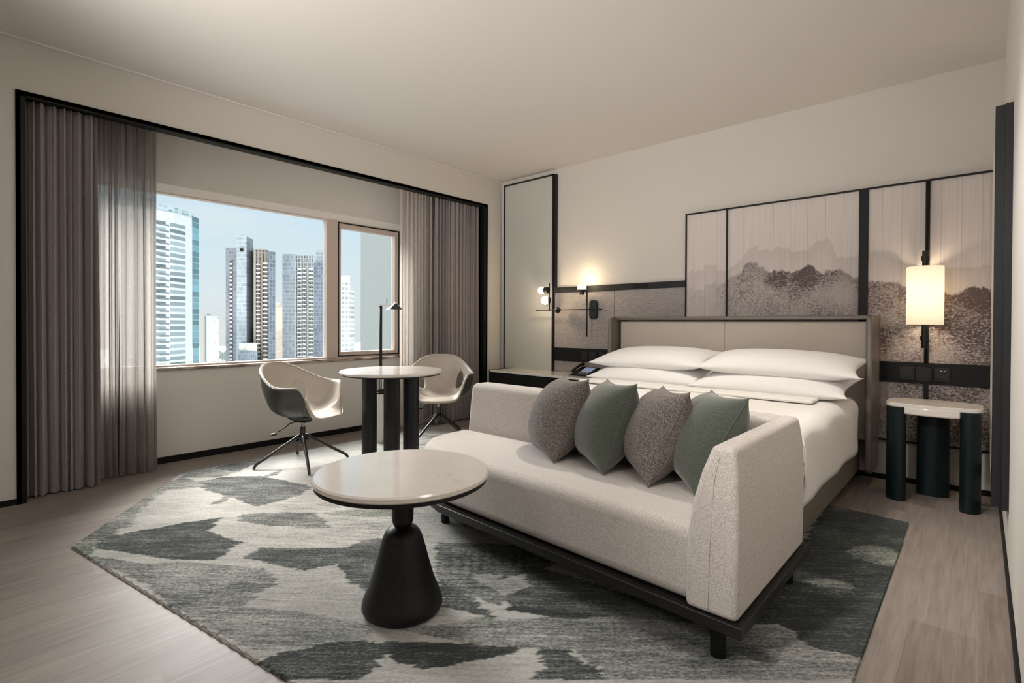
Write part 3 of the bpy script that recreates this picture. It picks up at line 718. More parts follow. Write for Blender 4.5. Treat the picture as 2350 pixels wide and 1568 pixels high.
# wraparound frame with rounded lower ends
def wing(x0, x1):
    y0, y1, z0, z1, r_ = 4.16, 4.50, .10, 1.168, .045
    pts = [(y0 + r_ - r_ * math.cos(a), z0 + r_ - r_ * math.sin(a)) for a in [math.pi / 2 * i / 8 for i in range(9)]] + [(y1, z0), (y1, z1)] + [(y0 + .05, z1), (y0 + .012, z1 - .012), (y0, z1 - .04)]
    mb = MB(); n = len(pts)
    v = [(x0, y, z) for y, z in pts] + [(x1, y, z) for y, z in pts]
    mb.add(v, [tuple(range(n)), tuple(range(n, 2 * n))[::-1]] + [(i, i + n, (i + 1) % n + n, (i + 1) % n) for i in range(n)])
    return mb
wing(-.572, -.535).build('headboard_wing', 'taupe_leather', bed, bevel=.012, seg=4, weld=True)
wing(-2.575, -2.538).build('headboard_wing', 'taupe_leather', bed, bevel=.012, seg=4, weld=True)
MB().box(-2.56, -.55, 4.27, 4.50, 1.140, 1.170).build('headboard_rail', 'taupe_leather', bed, bevel=.008, seg=3)
MB().box(-.586, -.573, 4.30, 4.42, .3, 1.13).build('shadow_gap', 'black_metal', bed)  # black strip put in for the shade between panel and wing

# duvet: top sheet, hanging sides, soft edges
def duvet():
    x0, x1, y0, y1, zt, zh, r_ = -2.475, -.597, 2.635, 4.10, .620, .268, .085
    nx_, ny_ = 90, 70
    def prof(t, a, b_, hang0, hang1):
        """t 0..1 along hanging edge, top, (hanging edge); returns coord, z drop"""
        Lh = zt - zh - r_; arc = r_ * math.pi / 2; top = (b_ - a) - r_ * (hang0 + hang1)
        tot = top + (Lh + arc) * (hang0 + hang1); s_ = t * tot
        if hang0:
            if s_ < Lh: return a, zh + s_
            if s_ < Lh + arc:
                q = (s_ - Lh) / r_; return a + r_ * (1 - math.cos(q)), zt - r_ + r_ * math.sin(q)
            s_ -= Lh + arc
        if s_ <= top: return a + r_ * hang0 + s_, zt
        s_ -= top
        if s_ < arc:
            q = s_ / r_; return b_ - r_ + r_ * math.sin(q), zt - r_ + r_ * math.cos(q)
        return b_, zt - r_ - (s_ - arc)
    v = []; f = []
    rr = random.Random(4)
    for j in range(ny_ + 1):
        y, zy = prof(j / ny_, y0, y1, 1, 0)
        for i in range(nx_ + 1):
            x, zx = prof(i / nx_, x0, x1, 1, 1)
            z = zx + zy - zt
            if zx < zt - .001 and zy < zt - .001: z = min(zx, zy) if min(zx, zy) > zh else zh
            z = max(z, zh)
            bl = .012 * math.sin((x + 2.47) / 1.87 * math.pi) * math.sin(min(1, (y - y0) / 1.3) * math.pi * .5)
            bl += .0025 * math.sin(x * 9 + y * 4) + .002 * math.sin(y * 13 - x * 5)
            ox = .006 * math.sin(y * 11 + z * 9) * (1 if zx < zt - .05 else 0); oy = .005 * math.sin(x * 9) * (1 if zy < zt - .05 else 0)
            v.append((x + ox, y + oy, z + bl))
    n = nx_ + 1
    for j in range(ny_):
        for i in range(nx_): f.append((j * n + i, j * n + i + 1, (j + 1) * n + i + 1, (j + 1) * n + i))
    ob = MB().add(v, f).build('duvet', 'cream_cotton', None, smooth=True)
    s_ = ob.modifiers.new('thick', 'SOLIDIFY'); s_.thickness = .014; s_.offset = -1
    return ob
dv = tag(duvet(), 'smooth cream white duvet draped over the bed, folded back below the pillows', 'duvet')
fd = MB().box(-2.42, -.74, 3.47, 3.74, .630, .650).build('folded_edge', 'cream_cotton', dv, bevel=.0095, seg=4)
MB().tube([(-.602, 2.665, .275), (-.588, 2.648, .40), (-.592, 2.652, .52), (-.61, 2.67, .58)], .006, 8).build('corner_seam', 'cream_cotton', dv, smooth=True)


def pillow_mesh(w_, d_, h_, nu=36, pinch=.10, power=2.2, seam=False):
    """pillow in the xy plane, thickness along z, corners pulled out"""
    v = []; f = []
    def pt(u, t, side):
        au, at_ = abs(u), abs(t)
        th = (1 - au ** power) ** .55 * (1 - at_ ** power) ** .55 if au < 1 and at_ < 1 else 0
        ex = 1 - pinch * (1 - at_ ** 2) * au ** 3 * 0 - pinch * (math.cos(t * math.pi / 2)) * au ** 4
        ey = 1 - pinch * (math.cos(u * math.pi / 2)) * at_ ** 4
        ear = 1 + .03 * (au * at_) ** 6
        return (u * w_ / 2 * ex * ear, t * d_ / 2 * ey * ear, side * (h_ / 2 * th + .0015))
    for side in (1, -1):
        base_ = len(v)
        for j in range(nu + 1):
            for i in range(nu + 1):
                # denser near the edges
                u = math.sin((i / nu * 2 - 1) * math.pi / 2); t = math.sin((j / nu * 2 - 1) * math.pi / 2)
                v.append(pt(u, t, side))
        n = nu + 1
        for j in range(nu):
            for i in range(nu):
                q = (base_ + j * n + i, base_ + j * n + i + 1, base_ + (j + 1) * n + i + 1, base_ + (j + 1) * n + i)
                f.append(q if side > 0 else q[::-1])
    n = nu + 1; N2 = n * n
    ring = [i for i in range(n)] + [j * n + nu for j in range(1, n)] + [nu * n + i for i in range(nu - 1, -1, -1)] + [j * n for j in range(nu - 1, 0, -1)]
    for a in range(len(ring)):
        b_ = ring[(a + 1) % len(ring)]; f.append((ring[a], b_, b_ + N2, ring[a] + N2)[::-1])
    rim = [Vector(v[i]) * 1 for i in ring]
    return v, f, [Vector((p.x, p.y, 0)) for p in rim]


def put_mesh(v, M_): return [M_ @ Vector(p) for p in v]
PIL = (('white pillow lying on top of the left stack of bed pillows', -2.00, 3.99, .822, .98, .52, .165, -.02, -.015), ('white pillow at the bottom of the left stack of bed pillows', -1.98, 3.93, .703, .96, .52, .160, .03, .0),
       ('white pillow lying on top of the right stack of bed pillows', -1.05, 3.96, .828, .99, .52, .170, .02, .012), ('white pillow at the bottom of the right stack of bed pillows', -1.08, 3.89, .703, .97, .52, .165, -.02, .0))
for lb, x, y, z, w_, d_, h_, rz, ry in PIL:
    v, f, rim = pillow_mesh(w_, d_, h_, pinch=.07, power=2.6)
    M_ = Matrix.Translation((x, y, z)) @ Matrix.Rotation(rz, 4, 'Z') @ Matrix.Rotation(ry, 4, 'Y') @ Matrix.Rotation(R(9), 4, 'X')
    tag(MB().add(put_mesh(v, M_), f).build('pillow', 'white_cotton', None, smooth=True), lb, 'pillow', 'white bed pillows')

# ------------------------------------------------------------------ sofa at the foot of the bed
sofa = thing('sofa', 'beige woven one-armed sofa on a black rail base at the foot of the bed', 'sofa', (-1.5, 2.0, 0))
SL = .047
def yl(x): return 1.657 - (x + .57) * SL
seat_plan = [(-.60, yl(-.60)), (-2.05, yl(-2.05)), (-2.22, 1.775), (-2.33, 1.835), (-2.405, 1.93), (-2.44, 2.05), (-2.44, 2.26), (-.60, 2.26)]
MB().prism(seat_plan, .172, .432).build('seat', 'sofa_fabric', sofa, bevel=.045, seg=6, angle=60)
bp = MB()
back = [(-2.445, 2.235), (-.66, 2.235), (-.66, 2.45), (-2.445, 2.45)]
v = [(x, y, .172) for x, y in back] + [(-2.445, 2.30, .715), (-.62, 2.30, .715), (-.62, 2.455, .715), (-2.445, 2.455, .715)]
bp.add(v, [(0, 3, 2, 1), (4, 5, 6, 7), (0, 1, 5, 4), (1, 2, 6, 5), (2, 3, 7, 6), (3, 0, 4, 7)]).build('backrest', 'sofa_fabric', sofa, bevel=.035, seg=6, angle=60)
# arm: wedge, thinner at the top, taller than the seat
secs = [(.172, -.718, -.550, 1.645, 2.45), (.40, -.716, -.548, 1.647, 2.458), (.52, -.698, -.550, 1.649, 2.460), (.62, -.672, -.556, 1.656, 2.460), (.712, -.640, -.570, 1.672, 2.452)]
v = []; f = []
for z, a, b_, c_, d_ in secs: v += [(a, c_, z), (b_, c_, z), (b_, d_, z), (a, d_, z)]
for k in range(len(secs) - 1):
    for i in range(4): f.append((k * 4 + i, k * 4 + (i + 1) % 4, (k + 1) * 4 + (i + 1) % 4, (k + 1) * 4 + i))
f += [(3, 2, 1, 0), tuple(range((len(secs) - 1) * 4, len(secs) * 4))]
arm = MB().add(v, f).build('arm', 'sofa_fabric', sofa, bevel=.019, seg=5, angle=60)
MB().tube([(-.640, 1.6445, .18), (-.636, 1.646, .40), (-.626, 1.652, .60), (-.615, 1.664, .68)], .0009, 6).build('seam', 'sofa_fabric', arm, smooth=True)
rail_plan = [(-.532, 1.630), (-2.05, 1.702), (-2.30, 1.78), (-2.45, 1.93), (-2.47, 2.06), (-2.47, 2.47), (-.53, 2.47)]
MB().prism(rail_plan, .134, .172).build('base_rail', 'dark_brown_wood', sofa, bevel=.003)
for x, y in ((-.632, 1.712), (-.60, 2.40), (-2.165, 1.85), (-2.33, 2.37)):
    MB().prism([(x + .025 * math.cos(a), y + .021 * math.sin(a)) for a in [2 * math.pi * i / 20 for i in range(20)]], .012, .127).build('leg', 'black_wood', sofa, bevel=.002)

# cushions standing on their lower edge, leaning back on each other
CU = (((-1.545, 2.005, .445), (-1.367, 2.05, .817), 38, 'tweed', 'brown-grey tweed cushion, leftmost of the four on the sofa'),
      ((-1.250, 1.985, .445), (-1.119, 2.05, .822), 42, 'green_velvet', 'green cushion between the two tweed cushions on the sofa'),
      ((-1.010, 1.955, .445), (-.884, 2.05, .810), 51, 'tweed', 'brown-grey tweed cushion between the two green cushions on the sofa'),
      ((-.835, 2.00, .445), (-.649, 2.05, .805), 52, 'green_velvet', 'green cushion leaning against the right sofa arm'))
for A, B_, an, mt_, lb in CU:
    A, B_ = Vector(A), Vector(B_)
    up_ = (B_ - A); hgt = up_.length * 1.06; up_.normalize()
    wd_ = Vector((-math.cos(R(an)), math.sin(R(an)), -.06)).normalized(); up_ = (up_ - wd_ * wd_.dot(up_) * .6).normalized(); hgt *= .97
    nr = wd_.cross(up_).normalized(); W_ = .445
    ctr = (A + B_) / 2 + wd_ * (W_ / 2 - .004)
    M_ = Matrix((wd_, up_, nr)).transposed().to_4x4(); M_.translation = ctr
    v, f, rim = pillow_mesh(W_, hgt, .275, pinch=.08, power=2.2)
    c_ = thing('cushion', lb, 'cushion', tuple(ctr), 'scatter cushions on the sofa')
    MB().add(put_mesh(v, M_), f).build('cover', mt_, c_, smooth=True)
    MB().tube([M_ @ p for p in rim], .0032, 6, close=True).build('piping', mt_, c_, smooth=True)

# ------------------------------------------------------------------ coffee table
cx_, cy_ = -1.632, 1.182
ct = thing('coffee_table', 'round white marble coffee table on a dark turned cone pedestal', 'table', (cx_, cy_, .011))
MB().lathe([(.001, .516), (.318, .516), (.326, .522), (.326, .535), (.320, .541), (.001, .541)], cx_, cy_, 96, cap=False).build('top', 'marble', ct, smooth=False, bevel=0)
MB().lathe([(.001, .502), (.316, .502), (.321, .505), (.321, .516), (.001, .516)], cx_, cy_, 96, cap=False).build('underplate', 'black_metal', ct)
prof = [(.001, .0125), (.130, .0125), (.145, .017), (.152, .030), (.151, .044), (.147, .058), (.138, .080), (.126, .108), (.113, .146), (.098, .200), (.085, .250), (.075, .284), (.065, .307), (.052, .321), (.034, .331)]
MB().lathe(prof, cx_, cy_, 96, cap=False).build('pedestal', 'dark_brown_wood', ct, smooth=True)
MB().lathe([(.028, .328), (.034, .333), (.039, .345), (.041, .362), (.041, .503)], cx_, cy_, 48, cap=False).build('collar', 'dark_brown_wood', ct, smooth=True)
for o_ in ct.children:
    if o_.name.startswith(('top', 'underplate')): o_.data.shade_smooth(); o_.data.set_sharp_from_angle(angle=R(30))

# ------------------------------------------------------------------ dining table
tx, ty = -3.325, 2.305
dt_ = thing('dining_table', 'round white marble table on three black oval columns by the window', 'table', (tx, ty, .011))
o_ = MB().lathe([(.001, .722), (.372, .722), (.384, .730), (.384, .739), (.378, .745), (.001, .745)], tx, ty, 96, cap=False).build('top', 'marble', dt_); o_.data.shade_smooth(); o_.data.set_sharp_from_angle(angle=R(30))
MB().lathe([(.001, .712), (.362, .712), (.368, .722), (.001, .722)], tx, ty, 96, cap=False).build('underplate', 'black_metal', dt_)
for dl, dd in ((-.168, -.01), (.028, -.12), (.128, .10)):
    p = Vector((tx, ty, 0)) + RT * dl + F0 * dd
    q = MB().lathe([(.047, .012), (.047, .713)], p.x, p.y, 40, sx=1.0, sy=1.35, rot=YAW + (R(70) if dl == .028 else R(60 if dl < 0 else 120))).build('column', 'charcoal_wood', dt_); q.data.shade_smooth(); q.data.set_sharp_from_angle(angle=R(40))

# ------------------------------------------------------------------ shell chairs
def shell_chair(label, loc, fwd):
    t_ = thing('shell_chair', label, 'chair', loc, 'leather shell chairs at the window table', rz=fwd)
    # polar shell: a = angle from the front, t from seat centre to rim
    def sm(a, b_, x):
        q = max(0, min(1, (x - a) / (b_ - a))); return q * q * (3 - 2 * q)
    def rim(a):
        d = abs(math.degrees(a))
        s1 = sm(34, 62, d)                       # lip -> arm tip
        h = .030 + s1 * .205 + .155 * sm(78, 165, d)
        rr = .262 + .020 * (1 - s1) * math.cos(a * 1.5) + .045 * math.exp(-((d - 72) / 26) ** 2) - .020 * sm(120, 180, d)
        return rr, h
    NA, NT = 120, 26; v = []; f = []
    for i in range(NA):
        a = 2 * math.pi * i / NA - math.pi; rr, h = rim(a); d = abs(math.degrees(a))
        for j in range(NT + 1):
            t = j / NT
            rad = rr * (1 - (1 - t) ** 1.9) if d > 50 else rr * (t ** .95 * (1 - sm(20, 50, d)) + (1 - (1 - t) ** 1.9) * sm(20, 50, d))
            z = .395 + (h - 0.0) * (t ** (3.0 if d > 50 else 2.2)) + (.012 * math.sin(t * math.pi))
            if d <= 50: z -= .03 * (t ** 4) * (1 - sm(25, 50, d))
            flare = 1 + .05 * t ** 6
            v.append((rad * flare * math.cos(a) - .015, rad * flare * math.sin(a), z))
    n = NT + 1
    # openings at the two rear corners, between seat and back
    holes = [(R(128), .70), (R(-128), .70)]; ra, rt_ = R(12.0), .18
    for i in range(NA):
        for j in range(NT):
            am = 2 * math.pi * (i + .5) / NA - math.pi; tm = (j + .5) / NT
            if any(((am - ha) / ra) ** 2 + ((tm - ht) / (rt_ * (1 if tm > ht else .8))) ** 2 < 1 for ha, ht in holes): continue
            i2 = (i + 1) % NA
            f.append((i * n + j, i2 * n + j, i2 * n + j + 1, i * n + j + 1))
    # snap hole borders onto the ellipse
    cnt = {}
    for q in f:
        for k in q: cnt[k] = cnt.get(k, 0) + 1
    for i in range(NA):
        for j in range(1, NT):
            k = i * n + j
            if 0 < cnt.get(k, 0) < 4:
                am = 2 * math.pi * i / NA - math.pi; tm = j / NT
                for ha, ht in holes:
                    e = ((am - ha) / ra, (tm - ht) / (rt_ * (1 if tm > ht else .8))); ln = math.hypot(*e)
                    if .5 < ln < 1.6:
                        a2 = ha + (am - ha) / ln; t2 = ht + (tm - ht) / ln
                        rr, h = rim(a2)
                        rad = rr * (1 - (1 - t2) ** 1.9); z = .395 + h * t2 ** 3.0 + .012 * math.sin(t2 * math.pi)
                        v[k] = (rad * (1 + .05 * t2 ** 6) * math.cos(a2) - .015, rad * (1 + .05 * t2 ** 6) * math.sin(a2), z)
    s_ = MB().add(v, f).build('shell', 'leather_in', t_, smooth=True, world=False, weld=True)
    s_.data.materials.append(MATS['leather_out'])
    md = s_.modifiers.new('thick', 'SOLIDIFY'); md.thickness = .020; md.offset = -1; md.material_offset = 1; md.material_offset_rim = 0
    bm = bmesh.new(); bm.from_mesh(s_.data)
    up_ = sum(fc.normal.z * fc.calc_area() for fc in bm.faces)
    if up_ < 0: bmesh.ops.reverse_faces(bm, faces=bm.faces)
    bm.to_mesh(s_.data); bm.free()
    s_.data.shade_smooth()
    rimp = [Vector(v[i * n + NT]) + Vector((0, 0, .001)) for i in range(NA)]
    rimo = []
    for i, p in enumerate(rimp):
        a = 2 * math.pi * i / NA - math.pi
        rimo.append(p + Vector((math.cos(a), math.sin(a), 0)) * .010)
    MB().tube(rimo, .0045, 8, close=True).build('rim_piping', 'piping_thread', t_, smooth=True, world=False)
    # base
    hub = MB().lathe([(.001, .17), (.018, .17), (.020, .18), (.020, .30), (.001, .30)], 0, 0, 24, cap=False).build('post', 'grey_steel', t_, world=False); hub.data.shade_smooth(); hub.data.set_sharp_from_angle(angle=R(40))
    MB().lathe([(.014, .285), (.014, .345)], 0, 0, 24).build('gas_lift', 'chrome', t_, smooth=False, world=False)
    MB().box(-.055, .055, -.04, .04, .335, .362).lathe([(.001, .358), (.10, .362), (.12, .386), (.001, .386)], 0, 0, 24, cap=False).build('seat_plate', 'black_metal', t_, bevel=.004, world=False)
    for k in range(4):
        a = R(45 + 90 * k) + LEGROT
        c_, s2 = math.cos(a), math.sin(a)
        pts = [(r_ * c_, r_ * s2, z) for r_, z in ((.010, .235), (.05, .214), (.29, .066), (.322, .046), (.335, .028), (.339, .0125))]
        MB().tube(pts, [.016, .0135, .011, .011, .010, .011], 10).build('leg', 'grey_steel', t_, smooth=True, world=False)
    lv = MB().tube([(-.02, -.03, .345), (-.05, -.09, .335), (-.07, -.13, .305), (-.09, -.17, .285)], .004, 8).build('lever', 'black_metal', t_, smooth=True, world=False)
    MB().sphere((-.105, -.195, .272), .028, 14, 8, (.7, 1.1, .35)).build('paddle', 'black_metal', lv, smooth=True, world=False)
    return t_
LEGROT = R(0)
ch1_f = math.atan2(.48, .875); LEGROT = math.atan2(-.117, .347) - ch1_f - R(45)
shell_chair('cream and grey leather shell chair left of the round window table, seen from the side', (-3.87, 1.87, 0.003), ch1_f)
ch2_f = math.atan2(-.69, .72); LEGROT = math.atan2(-.25, .05) - ch2_f - R(45)
shell_chair('cream leather shell chair right of the round window table, facing the room', (-3.83, 3.19, 0.003), ch2_f)

# ------------------------------------------------------------------ reading lamp behind the table
lx, ly = -4.06, 2.70
fl = thing('floor_lamp', 'slim black reading lamp with folded shade and tall white cylinder base', 'lamp', (lx, ly, 0))
MB().lathe([(.001, .001), (.046, .001), (.046, .014), (.001, .014)], lx, ly, 40, cap=False).build('foot', 'black_metal', fl)
q = MB().lathe([(.040, .014), (.040, .455)], lx, ly, 40).build('base', 'white_satin', fl); q.data.shade_smooth(); q.data.set_sharp_from_angle(angle=R(40))
q = MB().lathe([(.038, .455), (.041, .458), (.041, .470), (.036, .474), (.036, .486), (.041, .490), (.041, .500), (.038, .503)], lx, ly, 40).build('ring', 'black_metal', fl); q.data.shade_smooth(); q.data.set_sharp_from_angle(angle=R(40))
q = MB().lathe([(.036, .503), (.036, .60)], lx, ly, 40).build('sleeve', 'chrome', fl); q.data.shade_smooth(); q.data.set_sharp_from_angle(angle=R(40))
px_, py_ = lx - .018, ly + .006
MB().tube([(px_, py_, .50), (px_, py_, 1.262)], .013, 14).build('pole', 'black_metal', fl, smooth=True)
MB().add([tuple(Vector((px_, py_, 0)) + RT * a + F0 * b_ + Vector((0, 0, z))) for z in (1.258, 1.272) for a, b_ in ((-.018, -.012), (.085, -.012), (.085, .012), (-.018, .012))],
         [(3, 2, 1, 0), (4, 5, 6, 7), (0, 1, 5, 4), (1, 2, 6, 5), (2, 3, 7, 6), (3, 0, 4, 7)]).build('arm', 'white_satin', fl)
sb = Vector((px_, py_, 0)) + RT * .055 
MB().tube([tuple(sb + Vector((0, 0, 1.27))) + (), tuple(sb + Vector((0, 0, 1.335)))], .0035, 8).build('pin', 'black_metal', fl)
# folded tent shade: ridge runs towards the room, gable open
S0 = Vector((px_, py_, 0))
rb = S0 + RT * .105 + F0 * .06 + UP * 1.284; rf = S0 + RT * .150 - F0 * .05 + UP * 1.292
lb_ = S0 + RT * .028 + F0 * .05 + UP * 1.220; lf = S0 + RT * .095 - F0 * .06 + UP * 1.226
rb2 = S0 + RT * .165 + F0 * .06 + UP * 1.225; rf2 = S0 + RT * .212 - F0 * .05 + UP * 1.225
sh = MB().add([lb_, lf, rf, rb], [(0, 1, 2, 3)]).add([rb, rf, rf2, rb2], [(0, 1, 2, 3)]).build('lamp_shade', 'white_satin', fl, weld=True)
sh.data.materials.append(MATS['black_metal']); 
md = sh.modifiers.new('thick', 'SOLIDIFY'); md.thickness = .003; md.offset = 0
MB().add([tuple(lb_.lerp(lf, .96) + UP * .004), tuple(rf.lerp(rb, .04) - UP * .003), tuple(rf2.lerp(rb2, .04) + UP * .004), tuple(lf.lerp(rf2, .5) + F0 * .004 + UP * .001)], [(0, 1, 2, 3)]).build('gable_sheet', 'black_metal', fl)  # dark sheet across the open gable, in place of the interior

# ------------------------------------------------------------------ console left of the bed
co = thing('console', 'low black console with white stone top between the corner and the bed', 'console', (-3.3, 4.3, 0))
CF = 4.10
MB().box(-4.05, -2.62, CF + .01, 4.50, .012, .562).build('body', 'black_wood', co, bevel=.002)
MB().box(-4.062, -4.05, CF, 4.50, 0, .588).build('end_panel', 'black_wood', co, bevel=.001)
tp_ = MB().box(-4.05, -2.58, CF, 4.50, .564, .585).build('top', 'marble', co, bevel=.003)
for i in range(3):
    dr_ = MB().box(-4.04 + i * .475, -4.04 + i * .475 + .468, CF - .004, CF + .012, .30, .552).build('drawer', 'black_wood', co, bevel=.002)
    MB().box(-3.90 + i * .475, -3.72 + i * .475, CF - .008, CF - .003, .535, .543).build('finger_pull', 'black_metal', dr_)

# telephone
ph = thing('telephone', 'black desk telephone with a lit screen on the console beside the bed', 'telephone', (-2.93, 4.33, .585))
def slanted(x0, x1, y0, y1, z0, zf, zb):
    v = [(x0, y0, z0), (x1, y0, z0), (x1, y1, z0), (x0, y1, z0), (x0, y0, zf), (x1, y0, zf), (x1, y1, zb), (x0, y1, zb)]
    return MB().add(v, [(3, 2, 1, 0), (4, 5, 6, 7), (0, 1, 5, 4), (1, 2, 6, 5), (2, 3, 7, 6), (3, 0, 4, 7)])
slanted(-3.04, -2.82, 4.24, 4.42, .5862, .606, .668).build('body', 'black_metal', ph, bevel=.006, seg=3)
hs = MB().tube([(-3.015, 4.235, .630), (-3.018, 4.27, .650), (-3.018, 4.38, .690), (-3.015, 4.42, .690)], [.020, .014, .014, .020], 12).build('handset', 'black_metal', ph, smooth=True)
MB().add([(-2.97, 4.30, .628), (-2.85, 4.30, .628), (-2.85, 4.40, .663), (-2.97, 4.40, .663)], [(0, 1, 2, 3)]).build('screen', 'screen', ph)
for i in range(3):
    for j in range(2):
        MB().box(-2.965 + i * .04, -2.94 + i * .04, 4.255 + j * .022, 4.270 + j * .022, .608 + j * .008, .618 + j * .008).build('key', 'tower_beige', ph)
MB().tube([(-3.03, 4.25, .60), (-3.06, 4.22, .589), (-3.07, 4.27, .588), (-3.05, 4.32, .588)], .004, 6).build('cord', 'black_metal', ph, smooth=True)

# ------------------------------------------------------------------ branching sconce
sc_ = thing('wall_sconce', 'black branching rod wall sconce with three glowing globes left of the bed', 'wall lamp', (-2.952, 4.52, 1.25))
pl_ = MB()
pts = []
for i in range(33):
    a = math.pi * i / 32; pts.append((-2.952 + .047 * math.cos(a), 1.305 + .047 * math.sin(a)))
for i in range(33):
    a = math.pi + math.pi * i / 32; pts.append((-2.952 + .047 * math.cos(a), 1.197 + .047 * math.sin(a)))
n = len(pts)
pl_.add([(x, 4.485, z) for x, z in pts] + [(x, 4.52, z) for x, z in pts], [tuple(range(n)), tuple(range(n, 2 * n))[::-1]] + [(i, i + n, (i + 1) % n + n, (i + 1) % n) for i in range(n)])
pl_.build('back_plate', 'green_black_wood', sc_, bevel=.006, seg=3, weld=True)
MB().tube([(-2.952, 4.49, 1.25), (-2.952, 4.40, 1.25)], .008, 10).build('stem', 'black_metal', sc_, smooth=True)
MB().tube([(-3.64, 4.40, 1.252), (-2.785, 4.40, 1.250)], .0055, 10).build('cross_rod', 'black_metal', sc_, smooth=True)
MB().tube([(-2.962, 4.395, .973), (-2.962, 4.395, 1.49)], .0075, 10).build('upright_rod', 'black_metal', sc_, smooth=True)
MB().tube([(-3.442, 4.395, 1.24), (-3.442, 4.395, 1.545)], .0055, 10).build('upright_rod', 'black_metal', sc_, smooth=True)
MB().sphere((-3.335, 4.40, 1.250), .033, 20, 12).build('joint', 'black_metal', sc_, smooth=True)
def cap(c, d, r_, h):
    c = Vector(c); d = Vector(d).normalized(); return MB().tube([c, c + d * h], r_, 20)
gl1 = MB().sphere((-3.485, 4.37, 1.355), .044, 28, 18).build('globe', 'glow_globe', sc_, smooth=True)
cap((-3.448, 4.39, 1.355), (1, .3, 0), .036, .010).build('globe_cap', 'black_metal', gl1)
gl2 = MB().sphere((-3.540, 4.38, 1.464), .040, 28, 18).build('globe', 'glow_globe', sc_, smooth=True)
cap((-3.498, 4.385, 1.464), (1, 0, 0), .036, .045).build('globe_cap', 'black_metal', gl2)
gl3 = MB().lathe([(.001, 1.452), (.040, 1.452), (.045, 1.458), (.045, 1.490), (.040, 1.498), (.001, 1.500)], -3.013, 4.38, 28, cap=False).build('globe', 'glow_globe', sc_, smooth=True)
MB().lathe([(.047, 1.438), (.047, 1.452)], -3.013, 4.38, 28).lathe([(.026, 1.400), (.026, 1.438)], -3.013, 4.38, 20).build('globe_cap', 'black_metal', gl3)
light('sconce_bulb_low', 'POINT', (-3.47, 4.30, 1.355), 4.5, (1.0, .78, .50), size=.03).parent = None
light('sconce_bulb_high', 'POINT', (-3.03, 4.38, 1.56), 2.5, (1.0, .78, .50), size=.03)

# ------------------------------------------------------------------ hanging bedside lamp
bl = thing('bedside_lamp', 'glowing cream cylinder lamp on a black rod above the nightstand', 'wall lamp', (-.28, 4.42, 1.3))
q = MB().lathe([(.100, 1.108), (.100, 1.493)], -.28, 4.41, 56, cap=False).build('lamp_shade', 'lit_shade', bl, smooth=True)
md = q.modifiers.new('thick', 'SOLIDIFY'); md.thickness = .002
def cyl(nm, r_, z0, z1, mt_='black_metal', par=bl, x=-.28, y=4.41):
    q = MB().lathe([(r_, z0), (r_, z1)], x, y, 28).build(nm, mt_, par); q.data.shade_smooth(); q.data.set_sharp_from_angle(angle=R(40)); return q
cyl('upper_socket', .017, 1.46, 1.60); cyl('upper_collar', .023, 1.535, 1.565); cyl('lower_socket', .017, .95, 1.12); cyl('lower_collar', .023, 1.0, 1.03)
MB().tube([(-.276, 4.41, 1.59), (-.276, 4.49, 1.59), (-.276, 4.49, 2.08)], .009, 12).build('rod', 'black_metal', bl, smooth=True)
MB().tube([(-.276, 4.41, .96), (-.276, 4.49, .955), (-.276, 4.49, .846)], .009, 12).build('rod', 'black_metal', bl, smooth=True)
MB().lathe([(.003, 1.487), (.099, 1.487)], -.28, 4.41, 3).build('spider', 'black_metal', bl)
for dz in (1.22, 1.38):
    MB().sphere((-.28, 4.41, dz), .022, 16, 10).build('bulb', 'glow_globe', bl, smooth=True)
    light('bedside_bulb', 'POINT', (-.28, 4.41, dz), 5.0, (1.0, .80, .56), size=.035)

# ------------------------------------------------------------------ nightstand
ns = thing('nightstand', 'small nightstand with white stone top on three dark green rounded columns', 'nightstand', (-.22, 4.2, 0))
def arcpts(x, y, rx, ry, a0, a1, n=12): return [(x + rx * math.cos(R(a0 + (a1 - a0) * i / n)), y + ry * math.sin(R(a0 + (a1 - a0) * i / n))) for i in range(n + 1)]
top = arcpts(-.40, 4.12, .052, .075, 180, 260, 8) + arcpts(-.22, 4.20, .27, .19, 238, 302, 14) + arcpts(-.035, 4.12, .050, .075, 280, 360, 8) + arcpts(-.22, 4.26, .235, .12, 0, 180, 20)
MB().prism(top, .588, .613).build('top', 'marble', ns, bevel=.003, seg=2)
lip = [(-.345, 4.08)] + arcpts(-.22, 4.20, .2705, .1905, 240, 300, 14) + [(-.090, 4.08), (-.09, 4.35), (-.345, 4.35)]
MB().prism(lip, .547, .598).build('top_lip', 'marble', ns, bevel=.010, seg=4)
for x, y, a, b_, rot in ((-.395, 4.085, .048, .068, R(30)), (-.040, 4.080, .047, .062, R(-20)), (-.225, 4.33, .085, .055, R(10))):
    q = MB().lathe([(1, .0), (1, .588)], x, y, 48, sx=a, sy=b_, rot=rot).build('column', 'green_black_wood', ns); q.data.shade_smooth(); q.data.set_sharp_from_angle(angle=R(40))

